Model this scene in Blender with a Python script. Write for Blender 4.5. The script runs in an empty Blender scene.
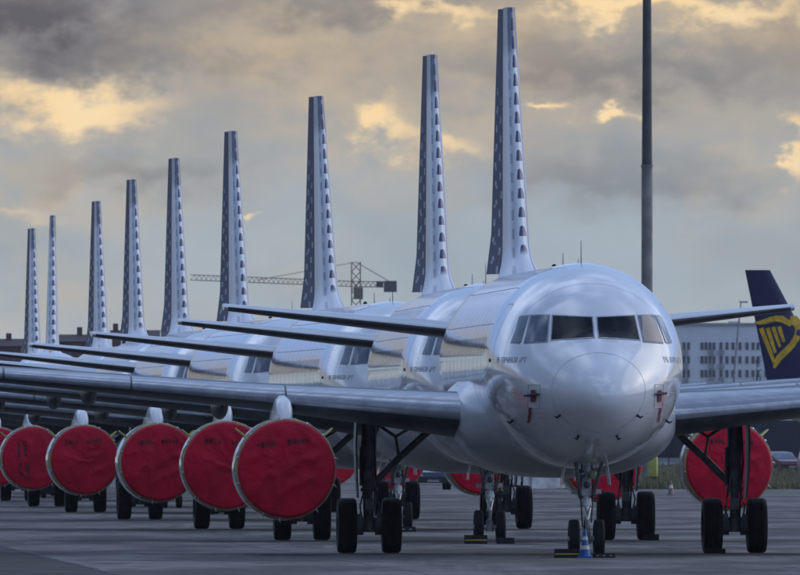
import bpy, bmesh, math, random
import numpy as np
from mathutils import Vector, Matrix
R = math.radians
random.seed(7)
scene = bpy.context.scene

# ------------------------------------------------------------------ camera
FPX = 16388.0            # focal length in photograph pixels (800 px wide)
CAMZ = 2.37
cam_d = bpy.data.cameras.new("camera")
cam = bpy.data.objects.new("camera", cam_d)
scene.collection.objects.link(cam)
cam.location = (0, 0, CAMZ)
cam.rotation_euler = (R(90), 0, 0)
cam_d.sensor_width = 36.0
cam_d.lens = FPX / 800 * 36
cam_d.shift_y = (439 - 287.5) / 800
cam_d.clip_start = 1.0
cam_d.clip_end = 30000
cam_d.dof.use_dof = True
cam_d.dof.focus_distance = 328
cam_d.dof.aperture_fstop = 20
scene.camera = cam
scene.render.resolution_x, scene.render.resolution_y = 1024, 736

# ------------------------------------------------------------------ view
vs = scene.view_settings
vs.view_transform = 'Standard'; vs.look = 'None'; vs.gamma = 1.0; vs.exposure = 0.0
vs.use_curve_mapping = False

# ------------------------------------------------------------------ sun
SUN_EL, SUN_AZ = 14.0, 56.0       # azimuth from +Y (view direction) towards +X (right)
sd = bpy.data.lights.new("sun", 'SUN')
sd.energy = 0.55; sd.angle = R(60); sd.color = (1.0, 0.86, 0.68)
so = bpy.data.objects.new("sun", sd); scene.collection.objects.link(so)
d = Vector((math.sin(R(SUN_AZ)) * math.cos(R(SUN_EL)), math.cos(R(SUN_AZ)) * math.cos(R(SUN_EL)), math.sin(R(SUN_EL))))
so.rotation_euler = d.to_track_quat('Z', 'Y').to_euler()
so.location = (60, 200, 60)

# ------------------------------------------------------------------ node helper
class NT:
    def __init__(s, tree): s.t = tree; s.n = tree.nodes; s.l = tree.links
    def node(s, typ, **kw):
        n = s.n.new(typ)
        for k, v in kw.items(): setattr(n, k, v)
        return n
    def put(s, sock, v):
        if isinstance(v, bpy.types.NodeSocket): s.l.new(v, sock)
        else:
            if isinstance(v, tuple) and len(v) == 3 and sock.type == 'RGBA': v = (*v, 1)
            sock.default_value = v
    def m(s, op, a, b=None, c=None, clamp=False):
        n = s.node('ShaderNodeMath', operation=op, use_clamp=clamp)
        s.put(n.inputs[0], a)
        if b is not None: s.put(n.inputs[1], b)
        if c is not None: s.put(n.inputs[2], c)
        return n.outputs[0]
    def mix(s, f, a, b, blend='MIX'):
        n = s.node('ShaderNodeMix', data_type='RGBA', blend_type=blend, clamp_factor=True)
        s.put(n.inputs[0], f); s.put(n.inputs[6], a); s.put(n.inputs[7], b)
        return n.outputs[2]
    def ramp(s, v, lo, hi, a=0.0, b=1.0):
        n = s.node('ShaderNodeMapRange', interpolation_type='SMOOTHSTEP')
        s.put(n.inputs[0], v); s.put(n.inputs[1], lo); s.put(n.inputs[2], hi); s.put(n.inputs[3], a); s.put(n.inputs[4], b)
        return n.outputs[0]
    def noise(s, vec, scale, detail=4.0, rough=0.55, dist=0.0):
        n = s.node('ShaderNodeTexNoise'); s.put(n.inputs['Vector'], vec)
        n.inputs['Scale'].default_value = scale; n.inputs['Detail'].default_value = detail
        n.inputs['Roughness'].default_value = rough; n.inputs['Distortion'].default_value = dist
        return n.outputs[0]
    def xyz(s, x, y, z):
        n = s.node('ShaderNodeCombineXYZ')
        for i, v in enumerate((x, y, z)): s.put(n.inputs[i], v)
        return n.outputs[0]
    def sep(s, v):
        n = s.node('ShaderNodeSeparateXYZ'); s.put(n.inputs[0], v); return n.outputs
    def scalev(s, v, sc):
        n = s.node('ShaderNodeMapping'); s.put(n.inputs[0], v); n.inputs['Scale'].default_value = sc
        return n.outputs[0]

def lin(r, g, b):
    f = lambda c: (c / 255 / 12.92) if c / 255 <= 0.04045 else ((c / 255 + 0.055) / 1.055) ** 2.4
    return (f(r), f(g), f(b))

# ------------------------------------------------------------------ world: dusk sky with broken cloud
SKY_STRENGTH = 0.12
world = bpy.data.worlds.new("World"); scene.world = world; world.use_nodes = True
world.node_tree.nodes.clear()
w = NT(world.node_tree)
def cl(r, g, b, k=1.0):            # displayed colour -> value before the background strength
    return tuple(c * k / SKY_STRENGTH for c in lin(r, g, b))
sky = w.node('ShaderNodeTexSky', sky_type='NISHITA', sun_disc=False)
sky.sun_elevation = R(SUN_EL); sky.sun_rotation = R(SUN_AZ); sky.air_density = 1.0; sky.dust_density = 1.5; sky.ozone_density = 2.0
tc = w.node('ShaderNodeTexCoord').outputs['Generated']
dx, dy, dz = w.sep(tc)[:3]
az = w.m('ARCTAN2', dx, dy)
el = w.m('ARCSINE', dz)
U = w.m('MULTIPLY', az, 163.88)    # about 0.35 degree per unit
V = w.m('MULTIPLY', el, 163.88)
P2 = w.xyz(U, w.m('MULTIPLY', V, 1.5), 0.0)
n1 = w.noise(P2, 0.55, 3, 0.5); n2 = w.noise(P2, 1.9, 5, 0.58)
P3 = w.xyz(w.m('ADD', U, 37.0), w.m('MULTIPLY', V, 1.5), 4.0)
n3 = w.noise(P3, 1.5, 4, 0.55)
Uw = w.m('ADD', U, w.m('MULTIPLY', w.m('SUBTRACT', n2, 0.5), 1.3))
Vw = w.m('ADD', V, w.m('MULTIPLY', w.m('SUBTRACT', n3, 0.5), 1.1))
def blob(px, py, wx, wy):
    a = w.m('DIVIDE', w.m('SUBTRACT', Uw, (px - 400) / 100), wx / 100)
    b = w.m('DIVIDE', w.m('SUBTRACT', Vw, (439 - py) / 100), wy / 100)
    return w.m('EXPONENT', w.m('MULTIPLY', w.m('ADD', w.m('MULTIPLY', a, a), w.m('MULTIPLY', b, b)), -1.0))
def total(lst):
    acc = None
    for (px, py, wx, wy, k) in lst:
        t = w.m('MULTIPLY', blob(px, py, wx, wy), k)
        acc = t if acc is None else w.m('ADD', acc, t)
    return acc
base = w.mix(w.ramp(V, 0.3, 1.8), cl(198, 202, 200), cl(168, 181, 190))
base = w.mix(w.ramp(V, 2.0, 4.2), base, cl(162, 150, 138))
soft = w.m('MULTIPLY', w.ramp(n1, 0.3, 0.7), 0.6)
base = w.mix(soft, base, cl(148, 158, 165))
warm = total([(60, 190, 150, 55, .7), (270, 60, 160, 45, .7), (420, 135, 150, 60, .65), (600, 100, 120, 30, .45), (760, 170, 80, 80, .5), (480, 20, 190, 30, .7), (720, 20, 160, 30, .8), (60, 300, 120, 40, .5), (300, 265, 60, 25, .3)])
base = w.mix(w.m('MULTIPLY', warm, w.ramp(n2, 0.1, 0.8)), base, cl(212, 190, 158))
dark = total([(30, 14, 120, 36, 1.25), (330, 2, 110, 16, .45), (620, 70, 170, 26, .55), (90, 60, 160, 20, .5), (130, 175, 90, 22, .5), (560, 175, 90, 30, .4), (690, 185, 100, 25, .35)])
base = w.mix(w.m('MULTIPLY', dark, w.ramp(n3, 0.0, 0.7)), base, cl(100, 97, 102))
brt = total([(75, 108, 95, 30, 1.25), (385, 130, 32, 28, 1.0), (448, 150, 40, 18, .8), (545, 112, 26, 7, 1.1), (616, 110, 20, 11, 1.3), (440, 12, 60, 13, 1.0), (610, 8, 70, 14, .85), (725, 12, 110, 15, .9), (798, 155, 18, 34, 1.0), (260, 210, 16, 6, .7), (20, 215, 60, 12, .5)])
bm_ = w.ramp(w.m('MULTIPLY', brt, w.m('ADD', 0.35, w.m('MULTIPLY', n2, 1.25))), 0.12, 1.15)
base = w.mix(bm_, base, w.mix(n3, cl(252, 212, 150), cl(255, 232, 192)))
# higher up: broken grey cloud over the blue dusk sky
hn = w.noise(tc, 2.4, 3, 0.5)
hc = w.mix(w.ramp(hn, 0.45, 0.72), cl(140, 172, 228), cl(210, 226, 255, 1.75))
high = w.mix(w.m('MAXIMUM', w.ramp(hn, 0.34, 0.60), w.ramp(V, 22.0, 70.0, 1.0, 0.0)), w.mix(1.0, sky.outputs[0], (1.1, 1.2, 1.35), 'MULTIPLY'), hc)
col = w.mix(w.ramp(V, 4.4, 10.0), base, high)
# dusk: the cloud is brightest on the sun's side of the sky and dims smoothly towards the opposite side
dotn = w.node('ShaderNodeVectorMath', operation='DOT_PRODUCT'); w.put(dotn.inputs[0], tc)
dotn.inputs[1].default_value = (math.sin(R(SUN_AZ)), math.cos(R(SUN_AZ)), 0.55)
dim = w.ramp(dotn.outputs['Value'], -0.85, 0.35, 0.15, 1.0)
col = w.mix(1.0, col, w.xyz(dim, dim, dim), 'MULTIPLY')
bg = w.node('ShaderNodeBackground'); w.put(bg.inputs[0], col); bg.inputs[1].default_value = SKY_STRENGTH
wo = w.node('ShaderNodeOutputWorld'); w.l.new(bg.outputs[0], wo.inputs[0])

# ------------------------------------------------------------------ materials
def material(name):
    mt = bpy.data.materials.new(name); mt.use_nodes = True
    t = NT(mt.node_tree); b = mt.node_tree.nodes['Principled BSDF']
    return mt, t, b
def objco(t): return t.node('ShaderNodeTexCoord').outputs['Object']
def bump(t, b, h, strength, dist=0.01):
    n = t.node('ShaderNodeBump'); n.inputs['Strength'].default_value = strength; n.inputs['Distance'].default_value = dist
    t.put(n.inputs['Height'], h); t.l.new(n.outputs[0], b.inputs['Normal'])
def simple(name, col, rough=0.5, metal=0.0, var=0.25, scale=3.0, bs=0.0, spec=0.5, coat=0.0):
    mt, t, b = material(name)
    n = t.noise(objco(t), scale, 5, 0.6)
    lo = tuple(c * (1 - var) for c in col); hi = tuple(min(1, c * (1 + var)) for c in col)
    t.put(b.inputs['Base Color'], t.mix(t.ramp(n, 0.3, 0.7), lo, hi))
    b.inputs['Roughness'].default_value = rough; b.inputs['Metallic'].default_value = metal
    b.inputs['Specular IOR Level'].default_value = spec
    b.inputs['Coat Weight'].default_value = coat
    if bs: bump(t, b, t.noise(objco(t), scale * 6, 4, 0.6), bs)
    return mt
M = {}
# aircraft paint: glossy white with grime streaks and slightly wavy skin panels between the frames
mt, t, b = material('aircraft_paint'); oc = objco(t); ox, oy, oz = t.sep(oc)[:3]
g1 = t.noise(t.scalev(oc, (0.8, 0.25, 2.5)), 1.3, 6, 0.65)
g2 = t.noise(t.scalev(oc, (1, 3.0, 0.5)), 2.2, 5, 0.6)
colr = t.mix(t.ramp(g1, 0.3, 0.75), (0.83, 0.835, 0.85), (0.76, 0.77, 0.785))
colr = t.mix(t.m('MULTIPLY', t.ramp(g2, 0.55, 0.78), 0.22), colr, (0.56, 0.57, 0.58))
t.put(b.inputs['Base Color'], colr)
t.put(b.inputs['Roughness'], t.ramp(g1, 0.3, 0.7, 0.09, 0.17))
b.inputs['Coat Weight'].default_value = 0.5; b.inputs['Coat Roughness'].default_value = 0.06
fr = t.m('ABSOLUTE', t.m('SINE', t.m('MULTIPLY', oy, math.pi / 0.533)))
fr = t.m('POWER', fr, 0.5)
zz = t.m('MULTIPLY', t.m('ABSOLUTE', t.m('SINE', t.m('MULTIPLY', oz, math.pi / 0.62))), 0.5)
mid = t.ramp(oy, -12.6, -11.6)
hgt = t.m('ADD', t.m('MULTIPLY', t.m('ADD', fr, zz), mid), t.m('MULTIPLY', t.noise(t.scalev(oc, (1, 0.6, 1)), 1.5, 3, 0.5), t.ramp(oy, -13.5, -11.5, 0.35, 1.6)))
bump(t, b, hgt, 0.7, 0.009)
M['paint'] = mt
M['fairing'] = simple('fairing_paint', (0.62, 0.635, 0.66), 0.28, 0, 0.08, 0.8, coat=0.3)
M['radome'] = simple('radome_paint', (0.77, 0.78, 0.80), 0.24, 0, 0.04, 0.7, coat=0.3)
# wing skin
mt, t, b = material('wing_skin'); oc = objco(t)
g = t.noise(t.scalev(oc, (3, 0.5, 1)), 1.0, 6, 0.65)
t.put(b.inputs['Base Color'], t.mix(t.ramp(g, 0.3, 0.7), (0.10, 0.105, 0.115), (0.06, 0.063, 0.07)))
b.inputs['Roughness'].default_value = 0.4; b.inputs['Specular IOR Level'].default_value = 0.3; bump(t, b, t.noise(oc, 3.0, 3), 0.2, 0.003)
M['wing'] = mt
M['tailskin'] = simple('tailplane_paint', (0.55, 0.56, 0.58), 0.25, 0, .08, 1.0, coat=.3)
M['le_shade'] = simple('leading_edge_painted_shade', (0.05, 0.052, 0.058), 0.35, 0, .3, 2)  # near-black colour standing in for shade on the tailplane's lower front
mt, t, b = material('bare_metal'); oc = objco(t)
g = t.noise(t.scalev(oc, (1.5, 3, 3)), 1.5, 6, 0.65)
t.put(b.inputs['Base Color'], t.mix(t.ramp(g, 0.3, 0.7), (0.40, 0.42, 0.46), (0.28, 0.30, 0.34)))
b.inputs['Metallic'].default_value = 0.45
t.put(b.inputs['Roughness'], t.ramp(g, 0.3, 0.7, 0.14, 0.26)); bump(t, b, t.noise(oc, 2.5, 3), 0.25, 0.003)
M['metal'] = mt
# fin: UV.x = signed chord fraction (minus = starboard), UV.y = height in metres
mt, t, b = material('fin_paint')
uv = t.node('ShaderNodeUVMap').outputs[0]; uu, vv = t.sep(uv)[:2]
nz = t.noise(t.xyz(t.m('MULTIPLY', uu, 12.0), t.m('MULTIPLY', vv, 2.5), 0), 1.0, 3)
darkc = lin(62, 70, 96); lightc = (0.70, 0.73, 0.79)
def band(x, a, bb, s): return t.m('MULTIPLY', t.ramp(x, a - s, a + s), t.ramp(x, bb - s, bb + s, 1.0, 0.0))
taper = t.ramp(vv, 3.2, 6.2, 1.0, 0.25)
side = t.ramp(t.m('DIVIDE', t.m('ABSOLUTE', uu), taper), 0.046, 0.054)
port = t.ramp(uu, 0.0, 0.002)
side = t.m('MULTIPLY', side, t.m('SUBTRACT', 1.0, port))
period = 0.41
ph = t.m('FRACT', t.m('DIVIDE', vv, period))
# light dashes scattered over the dark side
cellv = t.m('FLOOR', t.m('DIVIDE', vv, period))
wn = t.node('ShaderNodeTexWhiteNoise', noise_dimensions='1D'); t.put(wn.inputs['W'], cellv)
def dash(centre, wid, off, keep):
    c = t.m('ADD', centre, t.m('MULTIPLY', t.m('SUBTRACT', wn.outputs[0], 0.5), 0.05))
    p = t.m('FRACT', t.m('ADD', t.m('DIVIDE', vv, period), off))
    a = t.m('MULTIPLY', band(uu, t.m('SUBTRACT', c, wid), t.m('ADD', c, wid), 0.004) if False else t.ramp(t.m('ABSOLUTE', t.m('SUBTRACT', uu, c)), wid * 0.7, wid, 1.0, 0.0), t.ramp(t.m('ABSOLUTE', t.m('SUBTRACT', p, 0.5)), 0.16, 0.24, 1.0, 0.0))
    return t.m('MULTIPLY', a, t.ramp(vv, keep, keep + 1.2, 1.0, 0.0))
ds = t.m('MAXIMUM', dash(-0.08, 0.011, 0.0, 3.4), dash(-0.15, 0.022, 0.45, 3.9))
sidec = t.mix(t.m('MULTIPLY', ds, 0.85), t.mix(nz, darkc, tuple(c * 1.25 for c in darkc)), (0.45, 0.50, 0.60))
# arches along the leading edge
lat = t.m('MULTIPLY', t.m('SQRT', t.m('ABSOLUTE', uu)), t.m('SIGN', uu))
ax = t.m('DIVIDE', t.m('SUBTRACT', lat, 0.085), 0.122)
ay = t.m('SUBTRACT', ph, 0.2)
arch = t.m('ADD', t.m('MULTIPLY', t.m('MULTIPLY', ax, ax), 0.9), t.m('MULTIPLY', t.m('POWER', t.m('DIVIDE', t.m('MAXIMUM', ay, 0.0), t.ramp(vv, 1.5, 5.0, 0.56, 0.72)), 2.0), 1.0))
archm = t.m('MULTIPLY', t.ramp(arch, 0.85, 1.0, 1.0, 0.0), t.ramp(ay, -0.03, 0.0))
archm = t.m('MULTIPLY', archm, t.ramp(vv, 0.45, 0.62))
faint = t.m('MULTIPLY', band(uu, -0.050, -0.022, 0.003), t.ramp(t.m('ABSOLUTE', t.m('SUBTRACT', t.m('FRACT', t.m('ADD', t.m('DIVIDE', vv, period), 0.2)), 0.5)), 0.22, 0.34, 1.0, 0.0))
front = t.mix(t.m('MULTIPLY', faint, 0.55), lightc, lin(90, 104, 140))
front = t.mix(archm, front, lin(62, 72, 108))
front = t.mix(band(uu, 0.065, 0.085, 0.004), front, lin(70, 74, 92))
front = t.mix(t.ramp(vv, 4.7, 5.2, 0.0, 0.75), front, darkc)
t.put(b.inputs['Base Color'], front)
b.inputs['Roughness'].default_value = 0.3; b.inputs['Specular IOR Level'].default_value = 0.35
M['fin'] = mt
mt, t, b = material('rudder_paint')
uv = t.node('ShaderNodeUVMap').outputs[0]; uu, vv = t.sep(uv)[:2]
uu = t.m('ABSOLUTE', uu)
nz = t.noise(t.xyz(t.m('MULTIPLY', uu, 9.0), t.m('MULTIPLY', vv, 2.5), 0), 1.0, 4)
wn = t.node('ShaderNodeTexWhiteNoise', noise_dimensions='1D'); t.put(wn.inputs['W'], t.m('FLOOR', t.m('DIVIDE', vv, period)))
ds = t.m('MAXIMUM', dash(0.80, 0.022, 0.0, 3.2), dash(0.915, 0.028, 0.45, 3.6))
rc = t.mix(nz, lin(52, 60, 86), lin(70, 79, 106))
rc = t.mix(t.m('MULTIPLY', ds, 0.8), rc, (0.50, 0.55, 0.64))
t.put(b.inputs['Base Color'], rc)
b.inputs['Roughness'].default_value = 0.5; b.inputs['Specular IOR Level'].default_value = 0.15
M['rudder'] = mt
M['glass'] = simple('cockpit_glass', (0.006, 0.007, 0.010), 0.06, 0, 0.2, 2, spec=0.10)
M['glass_side'] = simple('cockpit_side_glass', (0.05, 0.06, 0.09), 0.05, 0, 0.2, 2, spec=1.0)
M['gasket'] = simple('window_gasket', (0.30, 0.32, 0.36), 0.5)
M['seam'] = simple('panel_seam', (0.62, 0.64, 0.67), 0.3)
M['seam2'] = simple('lap_joint_paint', (0.48, 0.50, 0.54), 0.35)
M['cabin_glass'] = simple('cabin_glass', (0.05, 0.055, 0.07), 0.1)
M['rubber'] = simple('tyre_rubber', (0.018, 0.018, 0.02), 0.75, 0, 0.3, 5, 0.2, 0.3)
M['gear'] = simple('gear_grey', (0.16, 0.165, 0.175), 0.45, 0.2, 0.35, 4, 0.1)
M['gear_white'] = simple('gear_white', (0.62, 0.64, 0.66), 0.35, 0.1, 0.2, 6)
M['chrome'] = simple('chrome_piston', (0.8, 0.8, 0.82), 0.15, 1.0, 0.05)
M['rim'] = simple('wheel_rim', (0.35, 0.36, 0.38), 0.4, 0.5)
M['dark'] = simple('dark_cavity', (0.03, 0.032, 0.036), 0.8)
M['lamp'] = simple('lamp_lens', (0.35, 0.40, 0.22), 0.08, 0, 0.2, 8, spec=0.8)
M['pylon'] = simple('pylon_paint', (0.80, 0.81, 0.83), 0.3, 0, 0.06, 2, coat=0.3)
M['chine'] = simple('chine_primer', (0.42, 0.40, 0.07), 0.45)
M['canvas'] = simple('tan_canvas', (0.36, 0.29, 0.17), 0.85, 0, 0.35, 2.2, 0.6, 0.2)
# red engine cover cloth with creases
mt, t, b = material('red_cover_cloth'); oc = objco(t)
cr = t.noise(t.scalev(oc, (1, 1, 1)), 1.7, 6, 0.62, 1.6)
ridge = t.m('SUBTRACT', 1.0, t.m('ABSOLUTE', t.m('MULTIPLY', t.m('SUBTRACT', cr, 0.5), 5.0)))
t.put(b.inputs['Base Color'], t.mix(t.ramp(t.noise(oc, 1.2, 4), 0.35, 0.7), (0.64, 0.007, 0.040), (0.46, 0.006, 0.032)))
b.inputs['Roughness'].default_value = 0.5; b.inputs['Specular IOR Level'].default_value = 0.2
bump(t, b, t.m('ADD', ridge, t.m('MULTIPLY', cr, 2.0)), 0.35, 0.03)
M['red'] = mt
M['redcloth'] = simple('red_streamer_cloth', (0.22, 0.02, 0.03), 0.7)
M['ink'] = simple('dark_print', (0.045, 0.012, 0.02), 0.7)
M['grey_ink'] = simple('grey_print', (0.50, 0.52, 0.56), 0.4)
# ground
mt, t, b = material('apron_concrete'); oc = objco(t); gx, gy, gz = t.sep(oc)[:3]
a1 = t.noise(t.scalev(oc, (0.25, 0.06, 1)), 1.0, 6, 0.6); a2 = t.noise(t.scalev(oc, (1.4, 0.5, 1)), 1.0, 6, 0.7); a3 = t.noise(oc, 9.0, 3, 0.7)
slab = t.node('ShaderNodeTexWhiteNoise', noise_dimensions='2D')
rx = t.m('ADD', gx, t.m('MULTIPLY', gy, 0.0505)); 
t.put(slab.inputs['Vector'], t.xyz(t.m('FLOOR', t.m('DIVIDE', rx, 7.5)), t.m('FLOOR', t.m('DIVIDE', gy, 7.5)), 0))
c = t.mix(t.ramp(a1, 0.40, 0.60), (0.095, 0.086, 0.079), (0.26, 0.24, 0.222))
c = t.mix(t.m('MULTIPLY', slab.outputs[0], 0.35), c, (0.11, 0.104, 0.098))
c = t.mix(t.m('MULTIPLY', t.ramp(a2, 0.5, 0.66), 0.6), c, (0.055, 0.052, 0.05))
c = t.mix(t.m('MULTIPLY', t.ramp(a2, 0.48, 0.28), 0.35), c, (0.36, 0.345, 0.33))
c = t.mix(t.m('MULTIPLY', t.ramp(a3, 0.45, 0.65), 0.2), c, (0.09, 0.09, 0.095))
trk = t.m('ABSOLUTE', t.m('SUBTRACT', t.m('ABSOLUTE', t.m('SUBTRACT', rx, 20.3)), 3.8))
tm = t.m('MULTIPLY', t.ramp(trk, 0.25, 1.1, 1.0, 0.0), t.ramp(t.noise(t.scalev(oc, (3, .04, 1)), 1.0, 4), 0.35, 0.6))
c = t.mix(t.m('MULTIPLY', tm, 0.45), c, (0.05, 0.048, 0.047))
oil = t.ramp(t.noise(t.scalev(oc, (.5, .12, 1)), 1.0, 2, 0.4), 0.62, 0.70)
c = t.mix(t.m('MULTIPLY', oil, 0.6), c, (0.04, 0.038, 0.037))
def joint(v, p, wd):
    f = t.m('ABSOLUTE', t.m('SUBTRACT', t.m('FRACT', t.m('DIVIDE', v, p)), 0.5))
    return t.ramp(f, 0.5 - wd / p, 0.5 - wd / p * 0.4)
j = t.m('MAXIMUM', joint(rx, 7.5, 0.05), joint(gy, 7.5, 0.14))
c = t.mix(t.m('MULTIPLY', j, 0.6), c, (0.05, 0.05, 0.053))
t.put(b.inputs['Base Color'], c)
b.inputs['Roughness'].default_value = 0.85; b.inputs['Specular IOR Level'].default_value = 0.12
M['concrete'] = mt
M['asphalt'] = simple('shoulder_asphalt', (0.085, 0.08, 0.076), 0.9, 0, 0.35, 0.9, 0.0, 0.1)
M['tar'] = simple('joint_tar', (0.018, 0.018, 0.02), 0.7)
M['grass_soil'] = simple('dry_grass_ground', (0.14, 0.13, 0.075), 0.95, 0, 0.4, 0.15, 0, 0.1)
mt, t, b = material('dry_grass'); oi = t.node('ShaderNodeObjectInfo'); 
t.put(b.inputs['Base Color'], t.mix(t.noise(objco(t), 0.35, 4), (0.11, 0.115, 0.055), (0.27, 0.235, 0.14))); b.inputs['Roughness'].default_value = 0.8
M['grass'] = mt

# ------------------------------------------------------------------ mesh builder
class MB:
    def __init__(s): s.v = []; s.f = []; s.uv = []; s.mi = []
    def add(s, verts, faces, mi=0):
        o = len(s.v); s.v += [tuple(p) for p in verts]; s.f += [tuple(i + o for i in f) for f in faces]; s.mi += [mi] * len(faces)
    def box(s, c, size, rot=None, mi=0):
        hx, hy, hz = (k / 2 for k in size)
        vs = [Vector((x, y, z)) for x in (-hx, hx) for y in (-hy, hy) for z in (-hz, hz)]
        if rot is not None: vs = [rot @ p for p in vs]
        s.add([p + Vector(c) for p in vs], [(0, 1, 3, 2), (4, 6, 7, 5), (0, 4, 5, 1), (2, 3, 7, 6), (0, 2, 6, 4), (1, 5, 7, 3)], mi)
    def rings(s, rings, cap0=True, cap1=True, closed=True, mi=0):
        n = len(rings[0]); o = len(s.v)
        for r in rings: s.v += [tuple(p) for p in r]
        k = n if closed else n - 1
        for i in range(len(rings) - 1):
            for j in range(k):
                a = o + i * n + j; b2 = o + i * n + (j + 1) % n
                s.f.append((a, b2, b2 + n, a + n)); s.mi.append(mi)
        if closed and cap0: s.f.append(tuple(o + j for j in reversed(range(n)))); s.mi.append(mi)
        if closed and cap1: s.f.append(tuple(o + (len(rings) - 1) * n + j for j in range(n))); s.mi.append(mi)
    def tube(s, pts, rad, n=10, cap=True, mi=0):
        pts = [Vector(p) for p in pts]
        if not isinstance(rad, (list, tuple)): rad = [rad] * len(pts)
        rs = []
        for i, p in enumerate(pts):
            tg = (pts[min(i + 1, len(pts) - 1)] - pts[max(i - 1, 0)]).normalized()
            up = Vector((0, 0, 1)) if abs(tg.z) < 0.9 else Vector((0, 1, 0))
            a = tg.cross(up).normalized(); b2 = tg.cross(a)
            rs.append([p + (a * math.cos(2 * math.pi * k / n) + b2 * math.sin(2 * math.pi * k / n)) * rad[i] for k in range(n)])
        s.rings(rs, cap, cap, mi=mi)
    def lathe(s, prof, c, axis='y', n=32, cap=True, mi=0):
        rs = []
        for (h, r) in prof:
            ring = []
            for k in range(n):
                a = 2 * math.pi * k / n; u, v = r * math.cos(a), r * math.sin(a)
                if axis == 'y': p = (c[0] + u, c[1] + h, c[2] + v)
                elif axis == 'x': p = (c[0] + h, c[1] + u, c[2] + v)
                else: p = (c[0] + u, c[1] + v, c[2] + h)
                ring.append(p)
            rs.append(ring)
        s.rings(rs, cap, cap, mi=mi)
    def build(s, name, mats, parent=None, smooth=True, angle=40):
        me = bpy.data.meshes.new(name); me.from_pydata(s.v, [], s.f)
        bm = bmesh.new(); bm.from_mesh(me); bmesh.ops.recalc_face_normals(bm, faces=bm.faces)
        if smooth:
            for f in bm.faces: f.smooth = True
            for e in bm.edges:
                if len(e.link_faces) == 2 and e.calc_face_angle(0) > R(angle): e.smooth = False
        bm.to_mesh(me); bm.free()
        mats = mats if isinstance(mats, (list, tuple)) else [mats]
        for mm in mats: me.materials.append(M[mm] if isinstance(mm, str) else mm)
        if len(mats) > 1:
            for p, i in zip(me.polygons, s.mi): p.material_index = i
        o = bpy.data.objects.new(name, me); scene.collection.objects.link(o)
        if parent is not None: o.parent = parent
        return o
def empty(name, loc=(0, 0, 0), rz=0.0):
    o = bpy.data.objects.new(name, None); o.empty_display_size = 0.3; scene.collection.objects.link(o)
    o.location = loc; o.rotation_euler = (0, 0, rz); return o
def tag(o, label=None, cat=None, group=None, kind=None):
    if label: o['label'] = label
    if cat: o['category'] = cat
    if group: o['group'] = group
    if kind: o['kind'] = kind
    return o
def copy_tree(o, parent=None):
    c = o.copy(); scene.collection.objects.link(c); c.parent = parent
    for ch in list(o.children): copy_tree(ch, c)
    return c

# ------------------------------------------------------------------ ground
def sheet(name, pts, z, mat):
    mb = MB(); mb.add([(x, y, z) for x, y in pts], [tuple(range(len(pts)))]); o = mb.build(name, mat, smooth=False)
    return tag(o, kind='structure')
sheet('ground', [(-9000, -2000), (9000, -2000), (9000, 14000), (-9000, 14000)], 0.0, 'concrete')
edge = lambda y: -4.95 - 0.0505 * (y - 285.6)
sheet('taxiway_shoulder', [(edge(100) - 30, 100), (edge(100), 100), (edge(700), 700), (edge(700) - 30, 700)], 0.004, 'asphalt')
mb = MB(); pts = []
yy = 150.0
while yy < 420:
    pts.append((edge(yy) + random.uniform(-.05, .05), yy)); yy += random.uniform(1.5, 4)
mb.rings([[(x - .045 + random.uniform(-.02, .02), y, .008), (x + .06 + random.uniform(-.02, .03), y, .008)] for x, y in pts], closed=False)
tag(mb.build('shoulder_joint', 'tar', smooth=False), kind='structure')
sheet('grass_verge', [(7.5, 770), (300, 735), (300, 1410), (-10, 1410), (3, 900)], 0.004, 'grass_soil')

# ------------------------------------------------------------------ airliner geometry
ZC = 3.84            # fuselage centre line above ground
ORG = 17.71          # station (metres aft of the nose) of the main gear = local origin
def pchip(xs, ys):
    xs = np.array(xs, float); ys = np.array(ys, float); h = np.diff(xs); dl = np.diff(ys) / h
    dv = np.zeros(len(xs)); dv[0], dv[-1] = dl[0], dl[-1]
    for i in range(1, len(xs) - 1):
        if dl[i - 1] * dl[i] > 0:
            w1, w2 = 2 * h[i] + h[i - 1], h[i] + 2 * h[i - 1]
            dv[i] = (w1 + w2) / (w1 / dl[i - 1] + w2 / dl[i])
    def f(x):
        x = min(max(x, xs[0]), xs[-1]); i = min(max(int(np.searchsorted(xs, x)) - 1, 0), len(h) - 1)
        tt = (x - xs[i]) / h[i]; a = ys[i]; b2 = ys[i + 1]
        return float((1 + 2 * tt) * (1 - tt) ** 2 * a + tt * (1 - tt) ** 2 * h[i] * dv[i] + tt * tt * (3 - 2 * tt) * b2 + tt * tt * (tt - 1) * h[i] * dv[i + 1])
    return f
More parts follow.
